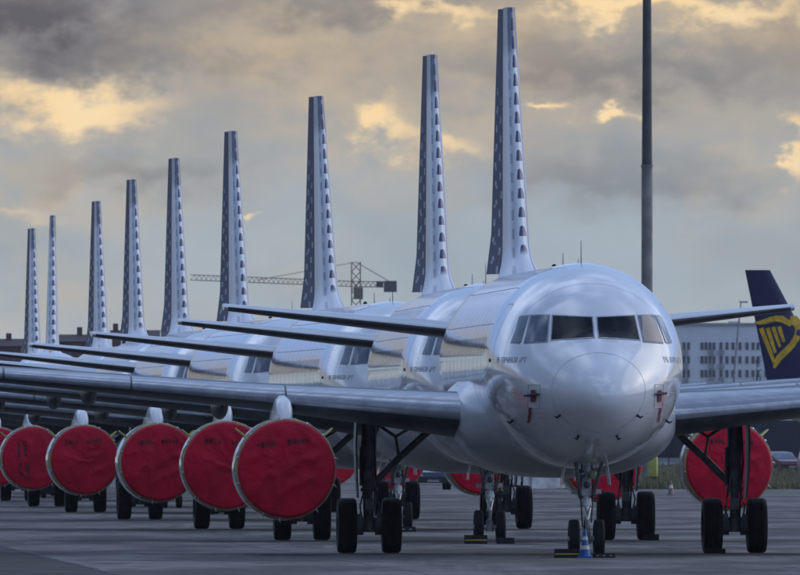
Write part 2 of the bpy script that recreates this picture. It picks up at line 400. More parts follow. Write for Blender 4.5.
ST = [  # station, top, bottom, half width, z of max width
    (0.00, -0.60, -0.64, 0.02, -0.62), (0.04, -0.46, -0.79, 0.19, -0.62), (0.12, -0.33, -0.91, 0.34, -0.61), (0.25, -0.20, -1.03, 0.49, -0.60),
    (0.5, -0.01, -1.19, 0.70, -0.57), (1.0, 0.28, -1.41, 1.00, -0.50), (1.5, 0.52, -1.56, 1.23, -0.42),
    (1.75, 0.63, -1.615, 1.325, -0.37), (2.1, 0.86, -1.69, 1.44, -0.31), (2.5, 1.14, -1.76, 1.545, -0.24), (2.9, 1.37, -1.82, 1.635, -0.18),
    (3.4, 1.57, -1.88, 1.73, -0.13), (4.0, 1.76, -1.94, 1.82, -0.08), (5.0, 1.95, -2.01, 1.92, -0.03), (6.0, 2.04, -2.055, 1.965, 0.0),
    (7.0, 2.07, -2.07, 1.975, 0.0), (24.0, 2.07, -2.07, 1.975, 0.0), (26.0, 2.07, -1.90, 1.94, 0.06), (28.0, 2.06, -1.52, 1.80, 0.22),
    (30.0, 2.03, -1.05, 1.56, 0.45), (32.0, 1.97, -0.55, 1.26, 0.70), (34.0, 1.86, -0.02, 0.90, 0.92), (36.0, 1.68, 0.52, 0.50, 1.10), (37.3, 1.50, 0.90, 0.25, 1.20), (37.57, 1.42, 1.02, 0.17, 1.22)]
sx = [s[0] for s in ST]
fT, fB, fW, fZ = (pchip(sx, [s[i] for s in ST]) for i in (1, 2, 3, 4))
def sec(x, th):            # local point on the skin
    wv, zc = fW(x), fZ(x); sn = math.sin(th)
    z = zc + ((fT(x) - zc) if sn > 0 else (zc - fB(x))) * sn
    return Vector((wv * math.cos(th), x - ORG, ZC + z))
def nrm(x, th):
    e = 0.02
    a = sec(x + e, th) - sec(max(x - e, 0), th); b2 = sec(x, th + e) - sec(x, th - e)
    n = b2.cross(a).normalized(); c = Vector((0, x - ORG, ZC + fZ(x)))
    return n if n.dot(sec(x, th) - c) > 0 else -n
def front_hit(X, zr):      # (lateral, height above centre line) seen from ahead -> station, angle
    lo, hi = 0.0, 7.0
    def ins(x):
        zc = fZ(x); h = (fT(x) - zc) if zr > zc else (zc - fB(x))
        return (X / max(fW(x), 1e-4)) ** 2 + ((zr - zc) / max(h, 1e-4)) ** 2 <= 1
    if not ins(hi): return None
    for _ in range(40):
        m_ = (lo + hi) / 2
        if ins(m_): hi = m_
        else: lo = m_
    zc = fZ(hi); h = (fT(hi) - zc) if zr > zc else (zc - fB(hi))
    return hi, math.atan2((zr - zc) / h, X / fW(hi))
def on_front(X, zr, off):
    r = front_hit(X, zr)
    x, th = r if r else (6.9, math.atan2(zr, X))
    return sec(x, th) + nrm(x, th) * off
def side_th(x, zr, s):     # angle on the skin at a station and height, s=+1 port
    zc = fZ(x); h = (fT(x) - zc) if zr > zc else (zc - fB(x))
    a = math.asin(max(-1, min(1, (zr - zc) / h)))
    return a if s > 0 else math.pi - a
def quad_patch(corners, n, m_, off):
    c = [Vector((*p, 0)) for p in corners]
    g = []
    for i in range(n + 1):
        row = []
        for j_ in range(m_ + 1):
            u, v = i / n, j_ / m_
            p = (c[0] * (1 - u) + c[1] * u) * (1 - v) + (c[3] * (1 - u) + c[2] * u) * v
            row.append(on_front(p.x, p.y, off))
        g.append(row)
    return g
def grow(corners, k):
    cx = sum(p[0] for p in corners) / 4; cy = sum(p[1] for p in corners) / 4
    return [(p[0] + k * (1 if p[0] > cx else -1), p[1] + k * (1 if p[1] > cy else -1)) for p in corners]

plane = empty('airliner')
# fuselage skin
stations = sorted(set([0.0, 0.01, 0.025, 0.04, 0.07, 0.12, 0.18, 0.25, 0.37, 0.5, 0.65, 0.82] + [1 + 0.16 * i for i in range(32)] + [6.1 + 0.6 * i for i in range(30)] + [24 + 0.5 * i for i in range(27)] + [37.3, 37.57]))
NR = 96
mb = MB(); mb.rings([[sec(x, 2 * math.pi * k / NR) for k in range(NR)] for x in stations])
fus = mb.build('fuselage', 'paint', plane, angle=60)
def ribbon(name, path, wd, mat, parent, off=0.004, closed=False):
    # path: list of (station, theta); a thin raised band lying on the skin
    P = [sec(x, th) for x, th in path]; N = [nrm(x, th) for x, th in path]; L, Rr = [], []
    n = len(P)
    for i in range(n):
        a = P[(i - 1) % n] if closed else P[max(i - 1, 0)]; b2 = P[(i + 1) % n] if closed else P[min(i + 1, n - 1)]
        sd_ = (b2 - a).normalized().cross(N[i]).normalized() * wd / 2
        L.append(P[i] + sd_ + N[i] * off); Rr.append(P[i] - sd_ + N[i] * off)
    mb = MB(); rr = [[l, r] for l, r in zip(L, Rr)]
    if closed: rr.append(rr[0])
    mb.rings(rr, closed=False)
    return mb.build(name, mat, parent)
ring = lambda x, tilt=0.0: [(x + tilt * math.sin(2 * math.pi * k / 90), 2 * math.pi * k / 90) for k in range(90)]
ribbon('radome_seam', ring(0.86, 0.05), 0.014, 'seam', fus, closed=True)
for xs_ in (3.55, 6.25):
    ribbon('skin_joint', ring(xs_), 0.012, 'seam', fus, closed=True)
for xs_ in (7.85, 9.45, 11.05, 12.65, 14.3, 15.9, 17.5, 19.1, 20.7, 22.3, 23.9, 25.5, 27.1, 28.7):
    ribbon('skin_joint', ring(xs_), 0.03, 'seam2', fus, closed=True)
for th_ in (0.42, 0.86, 1.25):
    for s in (-1, 1):
        ribbon('lap_joint', [(6.3 + 0.5 * k, th_ if s > 0 else math.pi - th_) for k in range(46)], 0.02, 'seam2', fus, 0.005)
# cockpit windows (front view coordinates: lateral, height above centre line)
WIN = [  # bottom inner, bottom outer, top outer, top inner
    ([(0.055, 0.545), (0.865, 0.495), (0.80, 0.965), (0.055, 0.93)], 'glass'),
    ([(0.965, 0.465), (1.365, 0.44), (1.20, 0.975), (0.885, 0.97)], 'glass_side'),
    ([(1.435, 0.44), (1.585, 0.46), (1.415, 0.955), (1.265, 0.97)], 'glass_side')]
for cn, mat in WIN:
    for s in (-1, 1):
        def patch(c, off):
            g = quad_patch([(p[0] * s, p[1]) for p in c], 10, 8, off)
            mb = MB(); mb.rings(g, closed=False); return mb
        fr_ = patch(grow(cn, 0.026), 0.006).build('window_frame', 'gasket', fus)
        gl = patch(cn, 0.012).build('cockpit_window', mat, fus)
# wipers
for s in (-1, 1):
    pts = [on_front(s * (0.10 + 0.34 * k / 6), 0.50 - 0.012 * k / 6 * 2, 0.035) for k in range(7)]
    mb = MB(); mb.tube(pts, 0.013, 6); mb.build('wiper', 'gear_white', fus)
# entry doors and service doors: outlines, handle
for s in (-1, 1):
    for (x0, x1, z0, z1) in ((4.75, 5.57, -0.62, 1.23), (29.2, 29.95, -0.5, 1.25)):
        path = []
        def seg(xa, za, xb, zb, n=10):
            for k in range(n):
                u = k / n; x = xa + (xb - xa) * u; z = za + (zb - za) * u; path.append((x, side_th(x, z, s)))
        seg(x0 + .1, z0, x1 - .1, z0); seg(x1, z0 + .1, x1, z1 - .1); seg(x1 - .1, z1, x0 + .1, z1); seg(x0, z1 - .1, x0, z0 + .1)
        dr = ribbon('door_outline', path, 0.022, 'seam', fus, 0.006, True)
        xm = (x0 + x1) / 2
        ribbon('door_handle', [(xm - .12 + .06 * k, side_th(xm - .12 + .06 * k, 0.1, s)) for k in range(5)], 0.07, 'dark', dr, 0.012)
    # cabin windows: far too narrow at this angle to pick apart
    mb = MB()
    for i in range(40):
        x = 6.9 + 0.533 * i
        if 15.6 < x < 15.9: continue
        g = [[sec(x + dx_ * 0.115, side_th(x + dx_ * 0.115, 0.42 + dz_ * 0.165, s)) + nrm(x, side_th(x, 0.42, s)) * 0.006 for dx_ in (-1, -.6, .6, 1)] for dz_ in (-1, -.7, .7, 1)]
        mb.rings(g, closed=False)
    tag(mb.build('cabin_windows', 'cabin_glass', fus), kind='stuff')
    # small lettering line behind the cockpit (illegible at this size)
    mb = MB(); rr = random.Random(11); x = 2.15
    while x < 4.2:
        if rr.random() < .13: x += .09; continue
        for (xa, xb, za, zb) in ((0, .03, 0, 1), (.085, .115, rr.choice((0, .4)), rr.choice((.6, 1))), (.03, .085, rr.choice((.8, .4)), 1 if rr.random() < .5 else .6)):
            if zb <= za: zb = za + .2
            g = [[sec(xx, side_th(xx, .04 + .12 * zz_, s)) + nrm(xx, side_th(xx, .04 + .12 * zz_, s)) * .006 for xx in (x + xa, x + xb)] for zz_ in (za, zb)]
            mb.rings(g, closed=False)
        x += .16
    mb.build('lettering', 'grey_ink', fus)
    # air data probes with rectangular outlines
    for (X, zr, wd, hh) in ((1.235, -0.62, 0.10, 0.225),):
        loop = [(X - wd, zr - hh), (X + wd, zr - hh), (X + wd, zr + hh), (X - wd, zr + hh)]
        mb = MB()
        for k in range(4):
            (xa, za), (xb, zb) = loop[k], loop[(k + 1) % 4]
            pp = [on_front(s * (xa + (xb - xa) * q / 6), za + (zb - za) * q / 6, 0.006) for q in range(7)]
            mb.tube(pp, 0.006, 4)
        mb.build('probe_marking', 'seam', fus)
    for (X, zr) in ((0.76, -1.0), (1.52, -1.10), (0.38, -1.40)):
        p = on_front(s * X, zr, 0.0); q = on_front(s * X, zr, 0.09)
        mb = MB(); mb.tube([p, q, q + Vector((s * .05, -.03, .03))], [.03, .022, .012], 6); mb.build('probe', 'dark', fus)
for s in (-1, 1):
    for (xa, xb, za, zb) in ((1.25, 1.9, -1.05, -0.95), (2.2, 3.1, -1.2, -0.55), (3.75, 4.5, -1.35, -0.75)):
        path = []
        for (x0, z0, x1, z1) in ((xa, za, xb, za), (xb, za, xb, zb), (xb, zb, xa, zb), (xa, zb, xa, za)):
            for k in range(6):
                u = k / 6; x = x0 + (x1 - x0) * u; path.append((x, side_th(x, z0 + (z1 - z0) * u, s)))
        ribbon('access_panel', path, 0.010, 'seam', fus, 0.005, True)
# aerials
def blade(name, x, h, c, top=True, whip=False):
    mb = MB(); z0 = ZC + (fT(x) if top else fB(x)) - (0.03 if top else -0.03); sg = 1 if top else -1
    if whip: mb.tube([(0, x - ORG, z0), (0, x - ORG + .03, z0 + sg * h)], [.012, .006], 5)
    else:
        mb.rings([[(0, x - ORG, z0), (.03, x - ORG + c * .5, z0), (0, x - ORG + c, z0), (-.03, x - ORG + c * .5, z0)],
                  [(0, x - ORG + c * .5, z0 + sg * h), (.014, x - ORG + c * .75, z0 + sg * h), (0, x - ORG + c, z0 + sg * h), (-.014, x - ORG + c * .75, z0 + sg * h)]])
    mb.build(name, 'gear_white' if not whip else 'gear', fus)
blade('aerial', 7.6, 0.12, 0.3); blade('aerial', 13.2, 0.3, 0.35); blade('whip_aerial', 6.9, 0.48, 0, True, True); blade('aerial', 9.0, 0.28, 0.35, False)
mb = MB(); mb.lathe([(-.02, .06), (.03, .055), (.07, .035), (.08, .01)], (0, 16.8 - ORG, ZC + 2.07), 'z', 14); mb.build('beacon', 'dark', fus)
# belly fairing
mb = MB(); rs = []
for i in range(33):
    u = i / 32; x = 9.6 + u * 11.6
    e = min(1, u / 0.30); e2 = min(1, (1 - u) / 0.30); k = math.sin(e * math.pi / 2) ** 0.75 * math.sin(e2 * math.pi / 2) ** 0.75
    k = max(k, 0.02)
    hw = 1.40 + 0.93 * k; zt = -1.0 + 1.12 * k; zb = -1.75 - 0.52 * k; zc = -0.95
    rs.append([Vector((hw * abs(math.cos(a)) ** 0.8 * (1 if math.cos(a) >= 0 else -1), x - ORG, ZC + zc + ((zt - zc) if math.sin(a) > 0 else (zc - zb)) * abs(math.sin(a)) ** 0.9 * (1 if math.sin(a) >= 0 else -1))) for a in [2 * math.pi * q / 56 for q in range(56)]])
mb.rings(rs); mb.build('belly_fairing', 'fairing', plane, angle=70)

# ---- lifting surfaces
def foil(n=13):            # closed loop of (chord fraction, signed half thickness fraction), LE in the middle
    xsn = [0.5 * (1 - math.cos(math.pi * i / n)) ** 1.15 / 2 ** 0.15 for i in range(n + 1)]
    th = lambda x: 5 * (0.2969 * math.sqrt(x) - 0.126 * x - 0.3516 * x * x + 0.2843 * x ** 3 - 0.1036 * x ** 4)
    up = [(x, th(x)) for x in xsn]
    return up, th
UP, TH = foil(14)
def wing_pt(y, c, tsign):      # y lateral (abs), c chord fraction, tsign +1 upper / -1 lower
    le = 11.6 + (y - 2.0) * 0.516
    te = 18.4 + (y - 2) * 0.03 if y < 6.4 else 18.53 + (y - 6.4) * 0.222
    ch = te - le; tk = np.interp(y, [0, 2, 6.4, 17], [0.15, 0.145, 0.118, 0.105])
    inc = R(np.interp(y, [2, 6.4, 17], [3.2, 1.6, -0.5]))
    z = 2.86 + (y - 2.0) * math.tan(R(4.9))
    camber = 0.018 * math.sin(math.pi * min(1, c)) * ch
    h = tk * ch * TH(c) * tsign * (1.0 if tsign > 0 else 0.95) + camber
    dxc = c * ch
    return Vector((y, le + dxc * math.cos(inc) + h * math.sin(inc) - ORG, z - dxc * math.sin(inc) + h * math.cos(inc)))
def loop_at(y): return [wing_pt(y, c, 1) for c, _ in reversed(UP)] + [wing_pt(y, c, -1) for c, _ in UP[1:]]
YS = [1.0, 2.0, 3.0, 4.2, 5.4, 6.4, 8, 10, 12, 14, 16, 16.8, 17.05]
def mir(v, s): return Vector((v.x * s, v.y, v.z))
for s in (-1, 1):
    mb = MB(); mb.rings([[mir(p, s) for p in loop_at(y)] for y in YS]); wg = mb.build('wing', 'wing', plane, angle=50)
    for (ya, yb) in ((2.06, 5.66), (5.70, 8.78), (8.82, 11.38), (11.42, 13.98), (14.02, 16.5)):
        mb = MB(); rs = []
        cs = [(0.135, 1), (0.115, 1), (.09, 1), (.065, 1), (.045, 1), (.028, 1), (.014, 1), (.005, 1), (0, 1), (.003, -1), (.007, -1)]
        for k in range(7):
            y = ya + (yb - ya) * k / 6; lp = [wing_pt(y, c, q) for c, q in cs]; cen = wing_pt(y, 0.1, 1) * .5 + wing_pt(y, 0.1, -1) * .5
            outer = []
            for i, p in enumerate(lp):
                a = lp[max(i - 1, 0)]; b2 = lp[min(i + 1, len(lp) - 1)]; nn = (b2 - a).cross(Vector((1, 0, 0))).normalized()
                if nn.dot(p - cen) < 0: nn = -nn
                outer.append(p + nn * 0.014)
            inner = [p + (cen - p).normalized() * 0.02 for p in reversed(lp)]
            rs.append([mir(p, s) for p in outer + inner])
        mb.rings(rs); mb.build('slat', 'metal', wg, angle=45)
    for yf in (6.9, 9.6, 12.4):
        te = 18.53 + (yf - 6.4) * 0.222; zt = wing_pt(yf, 0.6, -1).z
        mb = MB(); prof = []
        L_ = 3.6 - (yf - 6.9) * 0.12
        rs = []
        for i in range(15):
            u = i / 14; r = 0.02 + 0.22 * math.sin(math.pi * u ** 0.8) ** 0.7; yl = te - 2.4 + u * L_ - ORG
            zc = wing_pt(yf, max(0.3, min(1, 1 - (te - (yl + ORG)) / 4)), -1).z - 0.03 - 0.08 * u
            rs.append([(s * (yf + r * .75 * math.cos(2 * math.pi * k / 16)), yl, zc + r * 1.2 * math.sin(2 * math.pi * k / 16)) for k in range(16)])
        mb.rings(rs); mb.build('flap_track_fairing', 'wing', wg, angle=60)
    # tailplane
    def tp(y, c, q):
        u = (y - 0.3) / 5.92; le = 31.0 + u * 3.55; ch = 4.2 + (1.45 - 4.2) * u
        z = ZC + 0.76 + y * math.tan(R(6.0)) + (c - .4) * ch * .045; return Vector((s * y, le + c * ch - ORG, z + q * 0.10 * ch * TH(c)))
    mb = MB(); mb.rings([[tp(y, c, 1) for c, _ in reversed(UP)] + [tp(y, c, -1) for c, _ in UP[1:]] for y in (0.3, 1.5, 3, 4.5, 5.9, 6.15, 6.22)])
    tpl = mb.build('tailplane', 'tailskin', plane, angle=50)
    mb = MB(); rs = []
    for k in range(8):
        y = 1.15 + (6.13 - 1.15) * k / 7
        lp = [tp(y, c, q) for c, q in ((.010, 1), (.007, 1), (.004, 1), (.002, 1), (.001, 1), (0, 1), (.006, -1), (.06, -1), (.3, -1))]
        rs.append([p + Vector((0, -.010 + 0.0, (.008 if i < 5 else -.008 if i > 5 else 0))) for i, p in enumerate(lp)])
    mb.rings(rs, closed=False); mb.build('leading_edge_shade', 'le_shade', tpl, angle=60)  # dark strip paints shade over the tailplane's front and forward underside
# fin and rudder (UV carries the livery)
def fin_pt(z, c, q):
    u = z / 5.92
    le = 29.55 + u * 4.55 - 1.7 * max(0, 1 - z / 0.75) ** 2.2; te = 35.25 + u * 1.15; ch = te - le
    tk = 0.105 * (5.7 + (2.3 - 5.7) * u) / ch
    flare = 1 + 0.55 * max(0, 1 - z / 0.7) ** 2
    return Vector((q * tk * ch * TH(c) * flare, le + c * ch - ORG, ZC + 2.0 + z - 0.0))
FC = [(c, 1) for c in (.70, .6, .5, .4, .32, .25, .19, .14, .1, .07, .045, .026, .012, .004)]
loopc = [(c, -1) for c, _ in FC] + [(0, 0)] + [(c, 1) for c, _ in reversed(FC)]
zs = [-0.25, 0.0, .12, .25, .4, .55, .75, 1.0, 1.5, 2, 2.6, 3.2, 3.8, 4.4, 5, 5.5, 5.75, 5.86, 5.92]
def fin_mesh(name, loopc, parent, zlist, shrink=0.0):
    mb = MB(); mb.rings([[fin_pt(z, c, q) for c, q in loopc] for z in zlist]); ob = mb.build(name, 'fin', parent, angle=60)
    me = ob.data; uvl = me.uv_layers.new(name='UVMap')
    n = len(loopc)
    for lp in me.loops:
        vi = lp.vertex_index; c, q = loopc[vi % n]; uvl.data[lp.index].uv = (c * (q if q else 1), zlist[vi // n])
    return ob
fin = fin_mesh('fin', loopc, plane, zs)
rud = [(c, -1) for c in (1.0, .93, .85, .78, .712)] + [(c, 1) for c in (.712, .78, .85, .93)]
def rudder_mesh(defl, parent):
    zl = [0.12, 1, 2, 3, 4, 5, 5.6, 5.93]; mb = MB(); rs = []; cd, sn_ = math.cos(R(defl)), math.sin(R(defl))
    for z in zl:
        h = fin_pt(z, .712, 0); rs.append([])
        for c, q in rud:
            p = fin_pt(z, c, q) - h
            rs[-1].append(h + Vector((p.x * cd - p.y * sn_, p.x * sn_ + p.y * cd, 0)))
    mb.rings(rs); ob = mb.build('rudder', 'rudder', parent, angle=60); me = ob.data; uvl = me.uv_layers.new(name='UVMap')
    for lp in me.loops:
        vi = lp.vertex_index; c, q = rud[vi % len(rud)]; uvl.data[lp.index].uv = (c, zl[vi // len(rud)])
    return ob
rudder = rudder_mesh(14.0, fin)
# ---- engines
EX, EZ, E0 = 5.78, 1.76, 10.75
for s in (-1, 1):
    en = MB(); c = (s * EX, E0 - ORG, EZ)
    en.lathe([(0.62, .55), (.6, .78), (.25, .83), (.06, .85), (0, .89), (.05, .935), (.2, .98), (.6, 1.03), (1.2, 1.05), (2.0, 1.04), (2.8, .97), (3.4, .88), (3.42, .80), (2.9, .78)], c, 'y', 48, True)
    eo = en.build('engine', 'paint', plane, angle=50)
    mb = MB(); mb.lathe([(2.9, .62), (3.6, .58), (4.3, .46), (4.32, .40), (4.1, .38), (4.6, .2), (5.0, .03)], c, 'y', 28); mb.build('exhaust_nozzle', 'metal', eo)
    mb = MB(); mb.lathe([(.62, .79), (.64, .02)], c, 'y', 28); mb.build('fan_disc', 'dark', eo)
    # pylon
    mb = MB(); rs = []
    for (x, zlo, zhi, hw) in ((11.45, 2.70, 2.80, .10), (11.75, 2.66, 3.04, .16), (12.2, 2.62, 3.22, .18), (13.0, 2.60, 3.26, .19), (14.0, 2.55, 3.16, .2), (15.6, 2.25, 2.95, .18), (17.0, 2.4, 2.75, .06)):
        rs.append([(s * EX + hw * a, x - ORG, zlo + (zhi - zlo) * bq) for a, bq in ((-1, 0), (-1.0, .6), (-.75, .88), (-.3, 1), (.3, 1), (.75, .88), (1.0, .6), (1, 0))])
    mb.rings(rs); mb.build('pylon', 'pylon', eo, angle=60)
    for q in (-1, 1):
        a = R(40); rr_ = 1.03
        px, pz = s * EX + q * rr_ * math.cos(a), EZ + rr_ * math.sin(a)
        mb = MB(); o1 = Vector((q * math.cos(a), 0, math.sin(a)))
        bse = Vector((px, E0 + 0.75 - ORG, pz)); tn = Vector((-q * math.sin(a), 0, math.cos(a))) * .012
        f4 = [bse, bse + Vector((0, .5, 0)) + o1 * .27, bse + Vector((0, 1.1, 0)) + o1 * .24, bse + Vector((0, 1.2, 0)) + o1 * .02]
        mb.rings([[p + tn for p in f4], [p - tn for p in f4]]); mb.build('nacelle_strake', 'chine', eo, smooth=False)
# ---- landing gear
def wheel(name, c, r, wd, parent, s=1):
    mb = MB(); h = wd / 2
    prof = [(-h * .55, r * .55), (-h * .92, r * .62), (-h, r * .78), (-h * .93, r * .93), (-h * .72, r * .985)]
    for g in (-.42, -.14, .14, .42):
        prof += [(h * (g - .05), r), (h * (g - .035), r * .975), (h * (g + .035), r * .975), (h * (g + .05), r)]
    prof += [(h * .72, r * .985), (h * .93, r * .93), (h, r * .78), (h * .92, r * .62), (h * .55, r * .55)]
    mb.lathe(prof, c, 'x', 36); n0 = len(mb.f)
    w_ = mb
    w_.mi = [0] * len(w_.f)
    w_.lathe([(-h * .62, r * .2), (-h * .66, r * .5), (-h * .5, r * .54), (h * .5, r * .54), (h * .66, r * .5), (h * .62, r * .2)], c, 'x', 24, True, 1)
    return w_.build(name, ['rubber', 'rim'], parent, angle=35)
for s in (-1, 1):
    mb = MB(); gx = s * 3.795
    mb.tube([(gx, 0, 2.95), (gx, 0, 1.35)], [.155, .145], 16); mb.tube([(gx, 0, 1.36), (gx, 0, 1.28)], .175, 16)
    g = mb.build('main_landing_gear', 'gear', plane)
    mb = MB(); mb.tube([(gx, 0, 1.3), (gx, 0, .58)], .095, 14); mb.build('shock_strut', 'gear', g)
    mb = MB(); mb.tube([(gx - .62, 0, .575), (gx + .62, 0, .575)], .075, 12); mb.tube([(gx, 0, .75), (gx, 0, .44)], .15, 14)
    for q in (-1, 1): mb.lathe([(-.1, .2), (.1, .2)], (gx + q * .22, 0, .575), 'x', 18)
    mb.build('axle', 'gear', g)
    mb = MB()
    for q in (-1, 1):
        mb.box((gx + q * .2, -.2, .72), (.1, .14, .2)); mb.tube([(gx + q * .12, -.12, 1.28), (gx + q * .2, -.24, .98), (gx + q * .16, -.2, .7)], .018, 6); mb.tube([(gx + q * .05, -.14, 1.9), (gx + q * .1, -.2, 1.5), (gx + q * .13, -.14, 1.25)], .022, 6)
    mb.box((gx, -.15, 1.02), (.16, .1, .22)); mb.box((gx, -.17, 1.62), (.12, .08, .16)); mb.tube([(gx - .17, -.05, 2.2), (gx - .17, -.05, 1.4)], .03, 8)
    mb.build('brake_unit', 'gear', g, smooth=False)
    for q in (-1, 1): wheel('wheel', (gx + q * .4635, 0, .575), .575, .41, g)
    mb = MB(); mb.tube([(gx - s * .1, .05, 1.45), (gx - s * .62, .05, 1.98), (s * 2.35, .05, 2.72)], [.075, .08, .075], 10); mb.build('side_brace', 'gear', g)
    mb = MB(); mb.tube([(gx - s * .62, .0, 1.98), (gx - s * .55, .0, 2.42), (gx - s * .1, .0, 2.72)], .035, 8); mb.tube([(gx - s * .55, .0, 2.42), (s * 2.5, 0, 2.85)], .03, 8); mb.build('lock_link', 'gear', g)
    mb = MB(); mb.tube([(gx, .12, 1.3), (gx, .46, .95), (gx, .12, .62)], [.05, .045, .05], 8); mb.build('torque_link', 'gear', g)
    mb = MB(); mb.tube([(gx + s * .13, -.15, 2.7), (gx + s * .17, -.16, 1.9), (gx + s * .12, -.15, 1.3), (gx + s * .1, -.1, .75)], .02, 6)
    mb.tube([(gx - s * .10, -.16, 2.6), (gx - s * .13, -.17, 1.5), (gx - s * .2, -.14, .8)], .016, 6); mb.build('brake_hose', 'dark', g)
    mb = MB(); rs = []
    for (z, y0, y1, o_) in ((2.95, -.55, .55, .24), (2.3, -.56, .56, .27), (1.6, -.45, .45, .25), (1.15, -.25, .25, .22)):
        rs.append([(gx + s * o_, y0, z), (gx + s * o_, y1, z), (gx + s * (o_ + .035), y1, z), (gx + s * (o_ + .035), y0, z)])
    mb.rings(rs); mb.build('gear_door', 'gear', g, angle=30)
ny = 5.07 - ORG
mb = MB(); mb.tube([(0, ny + .12, 2.1), (0, ny + .02, 1.05)], [.105, .095], 14); mb.tube([(0, ny + .02, 1.12), (0, ny + .01, 1.02)], .125, 14)
mb.tube([(-.3, ny + .05, 1.32), (.3, ny + .05, 1.32)], .05, 8); mb.box((0, ny + .02, 1.32), (.3, .2, .16))
ng = mb.build('nose_landing_gear', 'gear_white', plane)
mb = MB(); mb.tube([(0, ny, 1.05), (0, ny, .38)], .06, 12); mb.build('shock_strut', 'chrome', ng)
mb = MB(); mb.tube([(-.36, ny, .38), (.36, ny, .38)], .05, 10); mb.tube([(0, ny, .52), (0, ny, .28)], .085, 10); mb.build('axle', 'gear_white', ng)
for q in (-1, 1): wheel('wheel', (q * .25, ny, .38), .38, .215, ng)
mb = MB(); mb.tube([(0, ny - .1, 1.0), (0, ny - .34, .75), (0, ny - .1, .5)], [.04, .035, .04], 8); mb.tube([(-.07, ny - .1, 1.0), (0, ny - .34, .75)], .025, 6); mb.tube([(.07, ny - .1, 1.0), (0, ny - .34, .75)], .025, 6); mb.build('torque_link', 'gear_white', ng)
mb = MB(); mb.tube([(-.12, ny, 1.2), (-.28, ny - 1.0, 2.0)], .04, 8); mb.tube([(.12, ny, 1.2), (.28, ny - 1.0, 2.0)], .04, 8); mb.build('drag_brace', 'gear', ng)
for (X, Z, r) in ((.13, 1.66, .10), (-.14, 1.66, .10), (.0, 1.45, .07)):
    mb = MB(); mb.lathe([(0, r * .9), (-.02, r), (.1, r), (.14, r * .5)], (X, ny - .2, Z), 'y', 16); lo = mb.build('taxi_light', 'gear', ng)
    mb = MB(); mb.lathe([(-.012, r * .86), (-.03, r * .5), (-.035, r * .05)], (X, ny - .2, Z), 'y', 16); mb.build('lens', 'lamp', lo) if False else None
    mb2 = MB(); mb2.lathe([(-.022, r * .9), (-.04, r * .5), (-.045, r * .05)], (X, ny - .2, Z), 'y', 16); mb2.build('light_lens', 'lamp' if X > .1 else 'glass_side', ng)
for s in (-1, 1):
    mb = MB(); rs = []
    for (z, o_) in ((1.92, .40), (1.65, .45), (1.45, .47)):
        rs.append([(s * o_, ny - .1, z), (s * o_, ny + .75, z), (s * (o_ + .02), ny + .75, z), (s * (o_ + .02), ny - .1, z)])
    mb.rings(rs); mb.build('gear_door', 'paint', ng, smooth=False)
mb = MB(); mb.tube([(.1, ny - .08, 1.9), (.13, ny - .1, 1.3), (.09, ny - .08, .7)], .014, 6); mb.tube([(-.1, ny - .08, 1.85), (-.12, ny - .1, 1.2), (-.08, ny - .06, .6)], .014, 6); mb.build('hydraulic_hose', 'dark', ng)

# ---- the row of airliners: main gear X, Y, yaw (degrees)
ROW = [(3.15, 340.0, 2.6), (1.50, 383.7, 2.4), (-0.98, 432, 4.2), (-3.88, 483, 4.1), (-6.40, 531, 3.7), (-8.62, 576, 3.5), (-10.9, 630, 3.5), (-14.3, 671.5, 1.0), (-15.5, 714, 3.0)]
ORD = ['nearest', 'second', 'third', 'fourth', 'fifth', 'sixth', 'seventh', 'eighth', 'ninth and farthest']
LAB = ['nearest white airliner facing the camera, its whole nose and windscreen in view',
       'white airliner directly behind the nearest one, second tail fin from the mast',
       'white airliner third in the row, fin standing beside the tower crane',
       'white airliner fourth in the row, fin crossed by the crane jib',
       'white airliner fifth in the row, fin just left of the crane jib end',
       'white airliner sixth in the row, fourth fin from the left edge',
       'white airliner seventh in the row, third fin from the left edge',
       'white airliner eighth in the row, thin fin second from the left edge',
       'white airliner ninth in the row, leftmost and farthest of the dotted fins']
planes = []
for i, (x, y, a) in enumerate(ROW):
    p = plane if i == 0 else copy_tree(plane)
    p.location = (x, y, 0); p.rotation_euler = (0, 0, R(a))
    tag(p, LAB[i], 'airliner', 'white airliners parked nose to tail'); planes.append(p)
straight = rudder_mesh(-2.0, None)
for ch in planes[7].children_recursive:
    if ch.name.startswith('rudder'): ch.data = straight.data
bpy.data.objects.remove(straight)
bpy.context.view_layer.update()
def world_of(i, v):
    x, y, a = ROW[i]; return Matrix.Translation((x, y, 0)) @ Matrix.Rotation(R(a), 4, 'Z') @ Vector(v)

